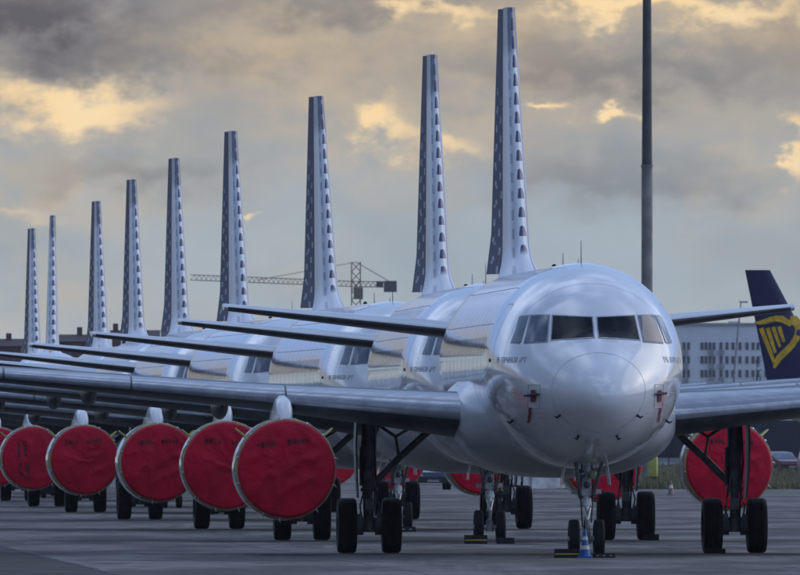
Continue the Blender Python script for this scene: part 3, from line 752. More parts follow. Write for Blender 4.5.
# ------------------------------------------------------------------ engine covers
def cover_mesh(textrot, text=True, seed=1):
    rr = random.Random(seed); root = empty('engine_cover'); n = 64
    def rim(r, h, jit): return [((r + rr.uniform(-jit, jit)) * math.cos(2 * math.pi * k / n), h, (r + rr.uniform(-jit, jit)) * math.sin(2 * math.pi * k / n)) for k in range(n)]
    from mathutils import noise as mn
    off = Vector((seed * 3.7, seed * 1.3, 0))
    def dome(r, x=0.0, z=0.0):
        p = Vector((x * 1.6 + z * .5, z * 1.1 - x * .4, 0)) + off
        f = 1 - abs(mn.noise(p * 1.3 + Vector((mn.noise(p * .9), mn.noise(p * .8 + off), 0)) * 1.3)) * 2.2
        g = 1 - abs(mn.noise(p * 3.1 + off)) * 2.4
        k = min(1, max(0, (1.0 - r) * 4))
        return -0.07 - 0.07 * (1 - (r / 1.0) ** 2) - (0.045 * max(0, f) ** 3 + 0.018 * max(0, g) ** 3) * k
    mb = MB(); rads = [.015, .08, .15, .22, .29, .36, .43, .5, .57, .64, .71, .78, .84, .9, .95, .985]
    rs = [[(r * math.cos(2 * math.pi * k / n), dome(r, r * math.cos(2 * math.pi * k / n), r * math.sin(2 * math.pi * k / n)), r * math.sin(2 * math.pi * k / n)) for k in range(n)] for r in rads]
    rs += [rim(1.012, -.035, .004), rim(1.022, .0, .004)]
    mb.rings(rs, True, False)
    f = mb.build('cover_face', 'red', root, angle=75)
    mb = MB(); mb.rings([rim(1.015, -.012, .004), rim(1.036, .03, .005), rim(1.045, .12, .007), rim(1.055, .25, .008), rim(1.066, .40, .008), rim(1.074, .52, .014), rim(1.05, .55, .004)], False, False)
    sk = mb.build('cover_skirt', 'canvas', root, angle=60)
    mb = MB(); mb.tube([(1.03 * math.cos(2 * math.pi * k / n), .015, 1.03 * math.sin(2 * math.pi * k / n)) for k in range(n + 1)], .012, 6); mb.build('hem_cord', 'canvas', root)
    for k in range(11):
        a = 2 * math.pi * (k + rr.uniform(-.3, .3)) / 11; c, s_ = math.cos(a), math.sin(a)
        mb = MB(); mb.tube([(1.03 * c, .0, 1.03 * s_), (1.065 * c, .05, 1.065 * s_ - .01), (1.09 * c + .02, .2, 1.09 * s_ - .04)], [.016, .022, .012], 6); mb.build('tie', 'gear_white', root)
    # two rows of print, too small to read
    def word(x, wd, z, hh):
        mb = MB(); xx = x
        while xx < x + wd:
            lw = hh * rr.uniform(.55, .8)
            for st in range(3):
                a = xx + lw * st / 3; z0 = z + (rr.choice((0, .3)) * hh if st == 1 else 0); z1 = z + hh * (rr.choice((.6, 1)) if st == 1 else 1)
                q = [(a, z0), (a + lw / 3 * .8, z0), (a + lw / 3 * .8, z1), (a, z1)]
                if textrot: q = [(-b2 + .1, a_) for a_, b2 in q]
                mb.add([(p[0], dome(math.hypot(*p), p[0], p[1]) - .008, p[1]) for p in q], [(0, 1, 2, 3)])
            xx += lw + hh * .22
        mb.build('print', 'ink', f, smooth=False)
    word(-.56, .40, .50, .11); word(.08, .46, .50, .11)
    if textrot: word(-.56, .40, .28, .11); word(.08, .5, .28, .11)
    return root
cov_a = cover_mesh(False, seed=3); cov_b = cover_mesh(True, seed=5); cov_c = cover_mesh(False, seed=9)
CG = 'red covers tied over the engine intakes'
use = {}
COV = {(0, -1): 'largest red engine cover, left of the nearest main gear, tan rim', (1, -1): 'red engine cover half hidden behind the largest one at its left',
       (2, -1): 'red engine cover just left of the half hidden one, whole disc in view', (3, -1): 'whole red engine cover right beside the one with vertical print',
       (4, -1): 'red engine cover near the left edge with print running vertically', (5, -1): 'red engine cover cut by the left edge of the picture',
       (0, 1): 'tan rim of a red engine cover cut by the right picture edge', (1, 1): 'red engine cover behind the right main gear of the nearest airliner',
       (2, 1): 'red engine cover low behind the nose gear of the nearest airliner', (3, 1): 'red engine cover between the nose gears of the first two airliners',
       (4, 1): 'small red engine cover behind the diagonal brace of nearest left main gear', (5, 1): 'sliver of red engine cover between the largest cover and nearest left main gear'}
for (i, s), lab in COV.items():
    src = cov_b if (i, s) == (4, -1) else (cov_c if (i + (s > 0)) % 2 else cov_a)
    o = src if src.name not in use else copy_tree(src); use[src.name] = 1
    o.location = world_of(i, (s * EX, E0 - ORG - .0, EZ)); o.rotation_euler = (0, 0, R(ROW[i][2])); o.rotation_euler[1] = R(random.uniform(-7, 7)); o.scale = (.97, 1, .97)
    tag(o, lab, 'engine cover', CG)

# ------------------------------------------------------------------ chocks, cone, streamers
M['chock'] = simple('chock_rubber', (0.02, 0.02, 0.022), 0.7, 0, .3, 6, .2, .3)
M['yellow'] = simple('yellow_paint', (0.62, 0.45, 0.03), 0.5)
M['barrier'] = simple('barrier_concrete', (0.30, 0.31, 0.33), 0.85, 0, .2, .5)
M['white'] = simple('white_paint', (0.72, 0.72, 0.72), 0.5)
M['blue'] = simple('blue_plastic', (0.015, 0.12, 0.38), 0.4)
def chock(loc, rz, L, h, stripe, label):
    root = empty('wheel_chock', loc, rz)
    mb = MB(); w_ = .13
    mb.rings([[(x, -w_, 0.002), (x, w_, 0.002), (x, w_ * .45, h), (x, -w_ * .45, h)] for x in (-L / 2, L / 2)]); mb.build('chock_body', 'chock', root, smooth=False)
    if stripe == 'line':
        mb = MB(); mb.box((0, -w_ * .78, h * .42), (L * .96, .012, .022), Matrix.Rotation(R(-20), 3, 'X')); mb.build('stripe', 'yellow', root, smooth=False)
    elif stripe == 'marks':
        for k in (-1, 0, 1):
            mb = MB(); mb.box((k * L * .3, -w_ * .72, h * .5), (L * .12, .014, h * .22), Matrix.Rotation(R(-20), 3, 'X')); mb.build('stripe', 'barrier', root, smooth=False)
    tag(root, label, 'wheel chock', 'wheel chocks on the apron')
def nose_w(i, q, dy): return world_of(i, (q * .25, ny + dy, 0))
p = world_of(0, (-.42, ny - .54, 0)); chock(p, R(ROW[0][2]), .50, .18, 'line', 'black chock with yellow line, left of the blue cone')
p = world_of(0, (.32, ny - .54, 0)); chock(p, R(ROW[0][2]), .44, .09, 'marks', 'low black chock with white marks, right of the blue cone')
p = world_of(1, (-.34, ny - .54, 0)); chock(p, R(ROW[1][2]), .52, .2, 'line', 'black chock with yellow line under second airliner nose wheels, left one')
p = world_of(1, (.33, ny - .54, 0)); chock(p, R(ROW[1][2]), .40, .14, 'none', 'black chock under second airliner nose wheels, right one')
p = world_of(2, (0.1, ny - .54, 0)); chock(p, R(ROW[2][2]), .62, .13, 'marks', 'black chock with pale marks under third airliner nose wheel')
p = world_of(1, (3.795 + .55, -.76, 0)); chock(p, R(ROW[1][2]), .36, .14, 'none', 'black chock before the main wheel right of the blue cone')
p = world_of(0, (3.795 - .46, -.76, 0)); chock(p, R(ROW[0][2]), .44, .1, 'none', 'flat black chock before nearest right main wheel')
c = world_of(0, (-.08, ny - .85, 0))
cone = empty('traffic_cone', c)
mb = MB(); mb.rings([[(x * k, y * k, z) for x, y in ((-1, -.8), (-.8, -1), (.8, -1), (1, -.8), (1, .8), (.8, 1), (-.8, 1), (-1, .8))] for k, z in ((.155, .002), (.155, .03), (.145, .04))]); mb.build('cone_base', 'blue', cone, angle=30)
mb = MB(); mb.lathe([(.038, .115), (.33, .062), (.56, .026), (.575, .015)], (0, 0, 0), 'z', 24); mb.build('cone_body', 'blue', cone)
for za, zb in ((.17, .25), (.36, .43)):
    rr_ = lambda z: .115 + (z - .038) * (.062 - .115) / .292 if z < .33 else .062 + (z - .33) * (.026 - .062) / .23
    mb = MB(); mb.lathe([(za, rr_(za) + .003), (zb, rr_(zb) + .003)], (0, 0, 0), 'z', 24, False); mb.build('cone_stripe', 'white', cone)
tag(cone, 'blue traffic cone with white stripes before the nearest nose wheels', 'traffic cone')
for s, side_ in ((-1, 'left'), (1, 'right')):
    r0 = empty('probe_cover', world_of(0, on_front(s * 1.235, -.60, 0.0)), R(ROW[0][2]))
    base_ = on_front(s * 1.235, -.60, 0.0)
    mb = MB(); pp = [on_front(s * (1.235 + .125 * (k / 4 - .5) * 2), -.58 + .006 * k * s, .05) - base_ for k in range(5)]
    mb.tube(pp, [.018, .026, .028, .026, .02], 8); mb.build('cover_tube', 'dark', r0)
    mb = MB(); mb.rings([[on_front(s * 1.235 + dx_ * .038, -.60 + dz_, .028) - base_ for dx_ in (-1, 1)] for dz_ in (-.13, -.05, .03, .1)], closed=False); mb.build('cover_cloth', 'redcloth', r0)
    mb = MB(); mb.rings([[on_front(s * (1.275 + (.01 if k % 2 else 0)) + dx_ * .018, -.84 - .06 * k, .02) - base_ for dx_ in (-1, 1)] for k in range(6)], closed=False); mb.build('streamer', 'redcloth', r0)
    tag(r0, 'red probe cover with hanging streamer on the nearest nose, %s side' % side_, 'probe cover', 'red probe covers')

# ------------------------------------------------------------------ background helpers
def at(px, Y): return (px - 400) / FPX * Y
def zat(py, Y): return CAMZ + (439 - py) / FPX * Y

# light mast
Y = 900.0
M['mast'] = simple('mast_steel', (0.10, 0.10, 0.105), 0.6, 0.3, .25, 1.0)
M['mast2'] = simple('mast_galvanised', (0.30, 0.29, 0.28), 0.6, 0.3, .25, 1.0)
mast = empty('floodlight_mast', (at(647, Y), Y, 0))
zj = zat(167, Y)
mb = MB(); mb.lathe([(0, .36), (.1, .36), (.1, .33), (zj, .30), (zj, .34), (zj + .12, .34), (zj + .12, .29)], (0, 0, 0), 'z', 20); mb.build('lower_pole', 'mast2', mast)
mb = MB(); mb.lathe([(zj + .1, .285), (38, .17)], (0, 0, 0), 'z', 20); mb.build('upper_pole', 'mast', mast)
mb = MB(); mb.lathe([(37.4, 1.3), (37.5, 1.35), (37.6, 1.3)], (0, 0, 0), 'z', 24); mb.build('lamp_ring', 'mast2', mast)
for k in range(8):
    a = k * math.pi / 4; mb = MB(); mb.box((1.6 * math.cos(a), 1.6 * math.sin(a), 37.4), (.5, .5, .25), Matrix.Rotation(a, 3, 'Z')); mb.build('floodlight', 'mast2', mast, smooth=False)
tag(mast, 'tall dark floodlight mast rising behind the nearest airliner', 'mast')

# tower crane
Y = 2800.0; sc = Y / FPX
M['crane'] = simple('crane_paint', (0.22, 0.20, 0.14), 0.6)
M['ballast'] = simple('crane_ballast', (0.12, 0.12, 0.12), 0.9)
crane = empty('tower_crane', (at(356, Y), Y, 0))
def lattice(a, b2, wd, n, rad):
    a, b2 = Vector(a), Vector(b2); tg = (b2 - a).normalized(); up = Vector((0, 0, 1)) if abs(tg.z) < .8 else Vector((0, 1, 0))
    s1 = tg.cross(up).normalized() * wd / 2; s2 = tg.cross(s1).normalized() * wd / 2
    mb = MB(); cs_ = [s1 + s2, s1 - s2, -s1 - s2, -s1 + s2]
    for c_ in cs_: mb.tube([a + c_, b2 + c_], rad, 4)
    for k in range(n):
        p0 = a + (b2 - a) * k / n; p1 = a + (b2 - a) * (k + 1) / n
        for q in range(4):
            mb.tube([p0 + cs_[q], p1 + cs_[(q + 1) % 4]], rad * .7, 4)
    return mb
zt = zat(262, Y); zjib = zat(284, Y)
lattice((0, 0, 0), (0, 0, zt), 1.5, 20, .10).build('mast', 'crane', crane, smooth=False)
tip = ((190 - 356) * sc, 25, zat(276, Y)); ctr = ((395 - 356) * sc, -5, zat(285, Y))
lattice((0, 0, zjib), tip, 0.9, 34, .06).build('jib', 'crane', crane, smooth=False)
lattice((0, 0, zjib), ctr, 0.9, 8, .07).build('counter_jib', 'crane', crane, smooth=False)
mb = MB(); mb.box((ctr[0] - .8, ctr[1], ctr[2] - .3), (2.2, 1.6, 1.9)); mb.box((ctr[0] - 2.6, ctr[1], ctr[2] + .1), (1.2, 1.4, 1.0)); mb.build('counterweight', 'ballast', crane, smooth=False)
mb = MB(); mb.tube([(0, 0, zt), tuple(ctr)], .07, 4); mb.tube([(0, 0, zt), tuple(Vector(tip) * .6 + Vector((0, 0, zjib)) * .4)], .05, 4); mb.build('tie_cable', 'crane', crane)
mb = MB(); mb.box((.4, -1.2, zjib - 1.6), (1.6, 1.6, 2.0)); mb.build('cab', 'crane', crane, smooth=False)
mb = MB(); mb.tube([(-5.6, 0, zjib), (-5.6, 0, zjib - 3.6)], .06, 4); mb.lathe([(zjib - 4.4, .2), (zjib - 4.0, .5), (zjib - 3.6, .2)], (-5.6, 0, 0), 'z', 8); mb.build('hook_block', 'crane', crane)
tag(crane, 'tower crane with long lattice jib on the horizon', 'crane')

# pale apartment block on the right
Y = 3500.0; sc = Y / FPX
M['apt'] = simple('apartment_render', (0.74, 0.77, 0.82), 0.85, 0, .08, .1)
M['apt_glass'] = simple('apartment_window', (0.09, 0.10, 0.13), 0.3)
M['apt_trim'] = simple('apartment_trim', (0.32, 0.34, 0.39), 0.8)
X0, X1, ZT = at(640, Y), at(815, Y), zat(325, Y)
apt = empty('apartment_block', ((X0 + X1) / 2, Y, 0)); cx = (X0 + X1) / 2
mb = MB(); mb.box((0, 8, ZT / 2), (X1 - X0, 16, ZT)); mb.build('wall', 'apt', apt, smooth=False)
mb = MB(); mb.box((0, 7.9, ZT + .2), (X1 - X0 + .6, 16.6, .5)); rf = mb.build('roof', 'apt_trim', apt, smooth=False)
for (pa, pb, pt) in ((688, 697, 319), (729, 741, 321), (712, 715, 324), (719, 722, 324), (742, 760, 323.5), (665, 678, 320)):
    mb = MB(); za = zat(pt, Y); mb.box((at((pa + pb) / 2, Y) - cx, 6, (ZT + .4 + za) / 2), ((pb - pa) * sc, 4, za - ZT - .4)); mb.build('roof_housing', 'apt', rf, smooth=False)
wmesh = None
rowz = [zat(346 + 13.8 * k, Y) for k in range(7)]
cols = [684, 688.5, 702, 706, 710, 714, 721, 727, 733, 740, 747, 753, 758, 766, 772, 780, 787, 652, 660, 668]
for zc in rowz:
    for px in cols:
        if wmesh is None:
            mb = MB(); mb.box((0, 0, 0), (.62, .25, 1.55)); wo_ = mb.build('window', 'apt_glass', apt, smooth=False); wmesh = wo_.data
        else:
            wo_ = bpy.data.objects.new('window', wmesh); scene.collection.objects.link(wo_); wo_.parent = apt
        wo_.location = (at(px, Y) - cx, -.06, zc)
for zc in rowz:
    for px in (711.5, 721.5, 686):
        mb = MB(); mb.box((at(px, Y) - cx, -.5, zc - 1.3), (1.1, 1.0, .9)); mb.build('balcony', 'apt_trim', apt, smooth=False)
tag(apt, 'pale multi-storey apartment block behind the right tailplane', 'building')

# dark red-roofed block and rooftop line far left
Y = 2400.0
M['brick'] = simple('dark_red_brick', (0.11, 0.055, 0.055), 0.9, 0, .2, .2)
M['rooftile'] = simple('dark_roof', (0.075, 0.05, 0.055), 0.9)
def block(pxa, pxb, pyt, Y, label, extra=()):
    xa, xb, zt = at(pxa, Y), at(pxb, Y), zat(pyt, Y)
    r0 = empty('brick_building', ((xa + xb) / 2, Y, 0))
    mb = MB(); mb.box((0, 6, zt / 2), (xb - xa, 12, zt)); mb.build('wall', 'brick', r0, smooth=False)
    mb = MB(); h = 1.1; L = (xb - xa) / 2 + .4
    mb.rings([[(x, -.5, zt), (x, 6, zt + h), (x, 12.5, zt), (x, 6, zt + .05)] for x in (-L, L)]); rf = mb.build('roof', 'rooftile', r0, smooth=False)
    for (px, hh) in extra:
        mb = MB(); mb.box((at(px, Y) - (xa + xb) / 2, 5, zt + .6 + hh / 2), (.8, .8, hh)); mb.build('chimney', 'brick', rf, smooth=False)
    mb0 = None; k = -L + 2
    while k < L - 1:
        for zz_ in (zt - 2.0, zt - 5.0):
            if mb0 is None: mb = MB(); mb.box((0, 0, 0), (1.0, .2, 1.4)); o = mb.build('window', 'apt_glass', r0, smooth=False); mb0 = o.data
            else: o = bpy.data.objects.new('window', mb0); scene.collection.objects.link(o); o.parent = r0
            o.location = (k, -.06, zz_)
        k += 3.2
    tag(r0, label, 'building')
block(-40, 21, 346, Y, 'dark brick building at the far left edge behind the fins', ((8, 1.3), (-12, 1)))
block(58, 99, 341.5, Y + 60, 'dark brick building between the third and second fins from left', ((79, 1.6),))
block(112, 180, 337, Y + 120, 'dark red building with chimneys left of the sixth fin', ((115, 1.5), (128, 1.2)))
block(182, 232, 343, Y + 180, 'low dark brick building behind the left tailplanes', ((196, 1.0),))

# trees (trunk, limbs and leaf clumps)
M['bark'] = simple('bark', (0.06, 0.045, 0.035), 0.9)
M['leaf'] = simple('dark_leaf', (0.035, 0.048, 0.03), 0.7, 0, .5, .8)
def tree(px, pyt, Y, wpx, label, seed, n=900):
    rr = random.Random(seed); r0 = empty('tree', (at(px, Y), Y, 0)); h = zat(pyt, Y); wd = wpx / FPX * Y
    mb = MB(); mb.tube([(0, 0, 0), (.1, 0, h * .3), (-.05, .1, h * .6), (0, 0, h * .85)], [h * .03, h * .022, h * .014, .03], 7)
    for k in range(6):
        a = rr.uniform(0, 6.28); z0 = h * rr.uniform(.3, .6); mb.tube([(0, 0, z0), (math.cos(a) * wd * .2, math.sin(a) * wd * .2, z0 + h * .12), (math.cos(a) * wd * .38, math.sin(a) * wd * .38, z0 + h * .2)], [h * .012, h * .008, .03], 5)
    mb.build('trunk', 'bark', r0)
    cl_ = []
    for k in range(26):
        a = rr.uniform(0, 6.28); q = math.sqrt(rr.random()); zz_ = rr.uniform(.34, .93); wr = wd * .46 * math.sin(math.pi * min(1, (zz_ - .22) / .8)) ** .6
        cl_.append((math.cos(a) * q * wr, math.sin(a) * q * wr, zz_ * h, wd * rr.uniform(.1, .2)))
    mb = MB()
    for k in range(n):
        c_ = rr.choice(cl_); p = Vector((rr.gauss(0, 1), rr.gauss(0, 1), rr.gauss(0, .8))); p = p.normalized() * c_[3] * rr.random() ** .4 + Vector(c_[:3])
        sz = wd * rr.uniform(.018, .04); rot = Matrix.Rotation(rr.uniform(0, 6.28), 3, Vector((rr.gauss(0, 1), rr.gauss(0, 1), rr.gauss(0, 1))).normalized())
        mb.add([p + rot @ Vector(v) * sz for v in ((-1, 0, 0), (0, -.6, .1), (1, 0, 0), (0, .6, .1))], [(0, 1, 2, 3)])
    mb.build('crown', 'leaf', r0, smooth=False); tag(r0, label, 'tree', 'trees on the horizon')
tree(757, 350, 2300, 17, 'dark round tree left of the blue and yellow fin', 1)
tree(17, 336, 2200, 9, 'small dark tree left of the leftmost dotted fin', 2, 600)
tree(3, 343, 2150, 12, 'dark tree at the left picture edge', 3, 600)
tree(80, 333, 2250, 7, 'slim dark tree between second and third fins from left', 4, 500)
tree(115, 337, 2250, 9, 'dark tree left of the fourth fin from left', 5, 500)
tree(152, 335, 2200, 12, 'dark tree right of the fourth fin from left', 6, 500)

# leaning lamp post on the right
Y = 1700.0
lp = empty('lamp_post', (at(733, Y), Y, 0))
mb = MB(); mb.tube([(0, 0, 0), (0, 0, zat(400, Y)), (at(735, Y) - at(733, Y), 0, zat(365, Y)), (at(738, Y) - at(733, Y), 0, zat(330, Y)), (at(741, Y) - at(733, Y), 0, zat(303, Y))], [.16, .14, .11, .09, .06], 8); mb.build('pole', 'apt_trim', lp)
mb = MB(); mb.box((at(743.5, Y) - at(733, Y), 0, zat(302, Y)), (.9, .3, .16)); mb.build('lamp_head', 'apt_trim', lp, smooth=False)
tag(lp, 'thin bent lamp post before the pale apartment block', 'lamp post')

# dark boundary wall and pale barriers on the right
M['navy'] = simple('navy_hoarding', (0.030, 0.036, 0.055), 0.8, 0, .2, .2)
M['barrier'] = simple('barrier_concrete', (0.30, 0.31, 0.33), 0.85, 0, .2, .5)
Y = 1440.0
wl = empty('boundary_wall', (30, Y, 0)); pm = None
for k in range(-11, 16):
    if pm is None: mb = MB(); mb.box((0, 0, 2.0), (3.92, .2, 4.0)); o = mb.build('panel', 'navy', wl, smooth=False); pm = o.data
    else: o = bpy.data.objects.new('panel', pm); scene.collection.objects.link(o); o.parent = wl
    o.location = (k * 4.0, 0, 0)
    mb = MB(); mb.box((k * 4.0 + 2.0, -.06, 2.05), (.16, .34, 4.1)); mb.build('post', 'navy', wl, smooth=False)
tag(wl, 'long dark blue boundary wall behind the right engines', 'wall')
Y = 1424.0; bmesh_ = None
for k in range(1, 8):
    if bmesh_ is None:
        mb = MB(); mb.rings([[(x, -.3, .0), (x, -.28, .1), (x, -.1, .35), (x, -.07, .72), (x, .07, .72), (x, .1, .35), (x, .28, .1), (x, .3, 0)] for x in (-1.45, 1.45)]); o = mb.build('concrete_barrier', 'barrier', smooth=False); bmesh_ = o.data
    else: o = bpy.data.objects.new('concrete_barrier', bmesh_); scene.collection.objects.link(o)
    o.location = (at(640, Y) + k * 3.0 - 5, Y, .004); tag(o, 'pale concrete barrier in the line before the dark wall', 'barrier', 'pale concrete barriers before the dark wall')

# grass tufts on the verge
mb = MB(); rr = random.Random(5)
for k in range(9000):
    y = 775 + (1390 - 775) * rr.random() ** 1.8; x = at(rr.uniform(560, 830), y)
    if x < 7.5 - (y - 770) * .03: continue
    h = rr.uniform(.12, .5); a = rr.uniform(0, 6.28); dx_, dy_ = math.cos(a) * .05, math.sin(a) * .05
    for q in range(3):
        lx, ly = rr.gauss(0, .12), rr.gauss(0, .12); ox_, oy_ = rr.gauss(0, .1), rr.gauss(0, .1)
        mb.add([(x + ox_ - dx_, y + oy_ - dy_, 0), (x + ox_ + dx_, y + oy_ + dy_, 0), (x + ox_ + lx, y + oy_ + ly, h)], [(0, 1, 2)])
tag(mb.build('grass', 'grass', smooth=False), 'dry grass growing on the verge beyond the apron', 'grass', kind='stuff')

# yellow marker post and small cone
M['lime'] = simple('lime_plastic', (0.36, 0.38, 0.07), 0.5)
M['orange'] = simple('orange_plastic', (0.27, 0.17, 0.15), 0.5)
Y = 880.0
mk = empty('marker_post', (at(653, Y), Y, 0))
mb = MB(); mb.rings([[(x * k, y * k, z) for x, y in ((-1, -.6), (-.7, -1), (.7, -1), (1, -.6), (1, .6), (.7, 1), (-.7, 1), (-1, .6))] for k, z in ((.26, .36), (.26, 1.36), (.2, 1.46))]); mb.build('marker_body', 'lime', mk)
mb = MB(); mb.box((0, 0, .18), (.6, .4, .36)); mb.build('marker_foot', 'chock', mk, smooth=False)
tag(mk, 'lime yellow marker post right of the nearest nose', 'marker post')
Y = 690.0
c2 = empty('traffic_cone', (at(671, Y), Y, 0))
mb = MB(); mb.box((0, 0, .02), (.36, .36, .036)); mb.build('cone_base', 'orange', c2, smooth=False)
mb = MB(); mb.lathe([(.038, .14), (.6, .03), (.62, .02)], (0, 0, 0), 'z', 16); mb.build('cone_body', 'orange', c2)
mb = MB(); mb.lathe([(.3, .092), (.44, .066)], (0, 0, 0), 'z', 16, False); mb.build('cone_stripe', 'white', c2)
tag(c2, 'small faded orange cone on the apron at the grass edge', 'traffic cone')

# ------------------------------------------------------------------ blue car
M['carblue'] = simple('car_paint', (0.012, 0.022, 0.05), 0.25, 0.0, .1, 2, coat=.8)
M['carglass'] = simple('car_glass', (0.10, 0.15, 0.22), 0.08)
M['tail'] = simple('tail_lamp', (0.25, 0.01, 0.01), 0.3)
Y = 765.0
car = empty('car', (at(430, Y), Y, 0), R(184))
mb = MB(); prof = [(-2.05, .35), (-2.1, .62), (-2.0, .92), (-1.85, 1.0), (-1.35, 1.42), (-.6, 1.48), (.35, 1.42), (1.05, .98), (1.95, .82), (2.1, .6), (2.05, .33)]
mb.rings([[(x * k, y, z if z < .95 else z) for y, z in prof] for x, k in ((-.86, 1), (-.86, .98), (.86, .98), (.86, 1))][0:1] + [[(-.80 if z > 1 else -.88, y, z) for y, z in prof], [(.80 if z > 1 else .88, y, z) for y, z in prof]] + [[(.86, y, z) for y, z in prof]])
mb.build('body', 'carblue', car, angle=35)
def carglass(p): mb = MB(); mb.add(p, [(0, 1, 2, 3)]); return mb.build('window', 'carglass', car, smooth=False)
carglass([(-.66, -1.825, 1.04), (.66, -1.825, 1.04), (.6, -1.42, 1.385), (-.6, -1.42, 1.385)])
carglass([(-.66, 1.01, 1.02), (.66, 1.01, 1.02), (.6, .45, 1.385), (-.6, .45, 1.385)])
for s in (-1, 1): carglass([(s * .872, -1.3, 1.02), (s * .872, .8, 1.02), (s * .812, .3, 1.37), (s * .812, -1.0, 1.38)])
for s in (-1, 1):
    for yy in (-1.3, 1.3): wheel('wheel', (s * .78, yy, .31), .31, .2, car)
    mb = MB(); mb.box((s * .66, 2.03, .68), (.34, .12, .14)); mb.build('headlight', 'carglass', car, smooth=False)
    mb = MB(); mb.box((s * .68, -2.06, .78), (.26, .09, .2)); mb.build('tail_lamp', 'tail', car, smooth=False)
mb = MB(); mb.box((0, 2.12, .42), (.52, .03, .11)); mb.build('number_plate', 'barrier', car, smooth=False)
mb = MB(); mb.box((0, -2.09, .42), (1.66, .12, .18)); mb.box((0, 2.07, .42), (1.66, .06, .2)); mb.build('bumper', 'dark', car, smooth=False)
tag(car, 'dark blue car facing the camera between red engine covers', 'car')

M['carred'] = simple('car_paint_red', (0.10, 0.012, 0.014), 0.3, 0.0, .1, 2, coat=.6)
car2 = copy_tree(car)
car2.location = (at(779, 1150.0), 1150.0, .004); car2.rotation_euler = (0, 0, R(205))
for ch in car2.children:
    if ch.name.startswith('body'):
        ch.data = ch.data.copy(); ch.data.materials[0] = M['carred']
tag(car2, 'dark red car on the grass verge before the dark wall', 'car')

# white box truck
Y = 648.0
tr = empty('box_truck', (at(560, Y), Y, 0), R(2))
mb = MB(); mb.box((.6, 0, 1.6), (4.2, 2.2, 2.36)); bx_ = mb.build('cargo_box', 'white', tr, smooth=False)
for x in (-1.2, .2, 1.6):
    mb = MB(); mb.box((x, -1.115, 1.6), (.08, .04, 2.36)); mb.build('rib', 'apt_trim', bx_, smooth=False)
mb = MB(); mb.rings([[(x, y, z) for x, z in ((-1.6, .55), (-3.1, .55), (-3.15, 1.2), (-2.7, 2.1), (-1.6, 2.15))] for y in (-.98, .98)]); cb = mb.build('cab', 'white', tr, smooth=False)
mb = MB(); mb.add([(-1.85, -.99, 1.3), (-2.85, -.99, 1.3), (-2.6, -.99, 1.95), (-1.85, -.99, 1.95)], [(0, 1, 2, 3)]); mb.build('side_window', 'carglass', cb, smooth=False)
mb = MB(); mb.box((-.2, 0, .58), (5.4, .9, .2)); mb.build('chassis', 'dark', tr, smooth=False)
for x in (-2.4, 1.6):
    for y in (-.85, .85):
        mb = MB(); mb.lathe([(-.13, .2), (-.13, .38), (-.1, .42), (.1, .42), (.13, .38), (.13, .2)], (x, y * 1.22, .42), 'y', 22); mb.build('wheel', 'rubber', tr)
tag(tr, 'white box truck parked beyond the second nose gear', 'truck')

# ------------------------------------------------------------------ 737-like airliner far right: blue fin with yellow harp
M['navyfin'] = simple('navy_fin_paint', (0.012, 0.018, 0.085), 0.3, 0, .12, .8, coat=.3)
M['gold'] = simple('gold_paint', (0.78, 0.47, 0.03), 0.4)
M['white_f'] = simple('white_fuselage', (0.70, 0.71, 0.73), 0.3, 0, .08, .5, coat=.3)
Y = 985.0; s_ = FPX / Y
rx0 = at(745, Y)
ry = empty('airliner', (rx0 + 20, Y, 0))
q0 = -20.0                       # local x of the fin's tip trailing corner; nose points to +X
Z = lambda py: zat(py, Y); XX = lambda px: at(px, Y) - rx0 - 20
mb = MB(); rs = []
for (x, zt, zb, hw) in ((-19.6, 4.75, 4.3, .2), (-18.5, 5.0, 3.9, .6), (-15, 5.25, 2.9, 1.2), (-11, 5.3, 1.95, 1.7), (-7, 5.3, 1.5, 1.88), (10, 5.3, 1.4, 1.88), (13, 5.2, 1.45, 1.75), (15.5, 4.8, 1.6, 1.4), (17, 4.1, 1.9, .9), (17.9, 3.4, 2.5, .3)):
    rs.append([(x, hw * math.cos(2 * math.pi * k / 32), (zt + zb) / 2 + (zt - zb) / 2 * math.sin(2 * math.pi * k / 32)) for k in range(32)])
mb.rings(rs); rfu = mb.build('fuselage', 'white_f', ry, angle=60)
ft, fb = Z(270), 5.0
LEt, LEb, TEt, TEb = XX(770), XX(836), XX(745), XX(770)
def rfin(u, c): return LEt + (LEb - LEt) * u + ((TEt + (TEb - TEt) * u) - (LEt + (LEb - LEt) * u)) * c
mb = MB(); rs = []
for k in range(9):
    u = k / 8; z = ft + (fb - ft) * u; ch = rfin(u, 0) - rfin(u, 1)
    lp_ = [(c, 1) for c, _ in reversed(UP)] + [(c, -1) for c, _ in UP[1:]]
    rs.append([(rfin(u, c), q * .085 * ch * TH(c), z) for c, q in lp_])
mb.rings(rs); rfn = mb.build('fin', 'navyfin', ry, angle=50)
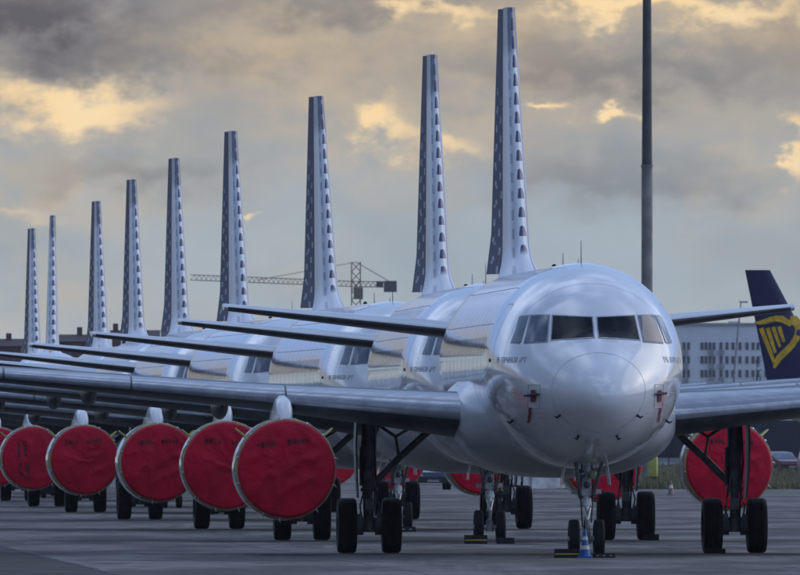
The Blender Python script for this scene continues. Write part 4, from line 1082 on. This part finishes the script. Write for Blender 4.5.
# harp emblem as raised shapes on the near side of the fin
def fin_y(px, pz):
    u = min(max((ft - pz) / (ft - fb), 0), 1); c = min(max((px - rfin(u, 0)) / (rfin(u, 1) - rfin(u, 0)), 0.001), .999)
    return -.085 * (rfin(u, 0) - rfin(u, 1)) * TH(c) - .012
def bandshape(path, wids):
    mb = MB(); L_, R_ = [], []
    P = [Vector((XX(a), Z(b2))) for a, b2 in path]
    for i, p in enumerate(P):
        tg = (P[min(i + 1, len(P) - 1)] - P[max(i - 1, 0)]).normalized(); nn = Vector((-tg.y, tg.x)) * wids[i] * 1.3 / s_ / 2
        L_.append(p + nn); R_.append(p - nn)
    mb.rings([[(a.x, fin_y(a.x, a.y), a.y), (b2.x, fin_y(b2.x, b2.y), b2.y)] for a, b2 in zip(L_, R_)], closed=False)
    return mb.build('emblem', 'gold', rfn)
bandshape([(754.5, 322), (758, 323), (763, 322), (769, 320), (776, 318.5), (782, 319), (787, 322), (791, 325)], [.8, 2.6, 3.6, 4.0, 4.6, 5.2, 4.5, 3])
bandshape([(790, 319), (794, 320), (798, 324), (799, 330), (797, 337), (792, 345), (785, 352), (779, 358), (776, 363), (774, 368)], [5, 7.5, 7, 5.5, 5, 5, 5, 5, 4, 2])
bandshape([(761, 328), (764, 336), (768, 346), (771, 354), (774.5, 363)], [3.4, 3.4, 3.2, 3, 2.2])
for (a, b2, c_, d_) in ((767.5, 328, 775.5, 353), (773, 327, 780, 347), (779, 326.5, 784, 342)):
    bandshape([(a, b2), ((a + c_) / 2, (b2 + d_) / 2), (c_, d_)], [3.2, 2.8, 2.2])
for s in (-1, 1):
    mb = MB(); mb.rings([[(-15.5 - 1.6 * u + dx_ * (1.8 - 1.0 * u), s * (.8 + 6.2 * u), 4.7 + .6 * u + dz_ * .14) for dx_, dz_ in ((1, 0), (0, 1), (-1, 0), (0, -1))] for u in (0, 1)]); mb.build('tailplane', 'wing', ry)
    mb = MB(); mb.rings([[(1.5 - 7.5 * u + dx_ * (3.4 - 2.5 * u), s * (1.5 + 15.5 * u), 2.3 + 1.5 * u + dz_ * (.45 - .3 * u)) for dx_, dz_ in ((1, 0), (.4, 1), (-1, 0), (.3, -1))] for u in (0, 1)]); mb.build('wing', 'wing', ry)
    mb = MB(); mb.lathe([(0, .7), (-.1, .85), (-.8, .98), (-2, 1.0), (-3.4, .7)], (5.4, s * 4.9, 1.65), 'x', 24); mb.build('engine', 'white_f', ry)
    mb = MB(); mb.tube([(-1.2, s * 2.85, 2.2), (-1.2, s * 2.85, .56)], .13, 8); mb.build('main_landing_gear', 'gear', ry)
    for q in (-.42, .42): mb = MB(); mb.lathe([(-.2, .3), (-.2, .5), (-.15, .56), (.15, .56), (.2, .5), (.2, .3)], (-1.2, s * 2.85 + q, .56), 'y', 20); mb.build('wheel', 'rubber', ry)
mb = MB(); mb.tube([(14, 0, 1.9), (14, 0, .36)], .1, 8); mb.build('nose_landing_gear', 'gear', ry)
for q in (-.2, .2): mb = MB(); mb.lathe([(-.1, .2), (-.1, .32), (-.07, .36), (.07, .36), (.1, .32), (.1, .2)], (14, q, .36), 'y', 20); mb.build('wheel', 'rubber', ry)
tag(ry, 'airliner with dark blue fin and yellow harp emblem at the right edge', 'airliner')

# ------------------------------------------------------------------ evening haze
mt = bpy.data.materials.new('haze'); mt.use_nodes = True; nt = mt.node_tree; nt.nodes.clear()
pv = nt.nodes.new('ShaderNodeVolumePrincipled'); pv.inputs['Color'].default_value = (0.86, 0.91, 1.0, 1); pv.inputs['Density'].default_value = 0.00003; pv.inputs['Anisotropy'].default_value = 0.2
om = nt.nodes.new('ShaderNodeOutputMaterial'); nt.links.new(pv.outputs[0], om.inputs['Volume'])
M['haze'] = mt
mb = MB(); mb.box((0, 6000, 22.5), (18400, 16400, 47)); tag(mb.build('haze', 'haze', smooth=False), 'thin evening haze over the airfield', 'haze', kind='stuff')
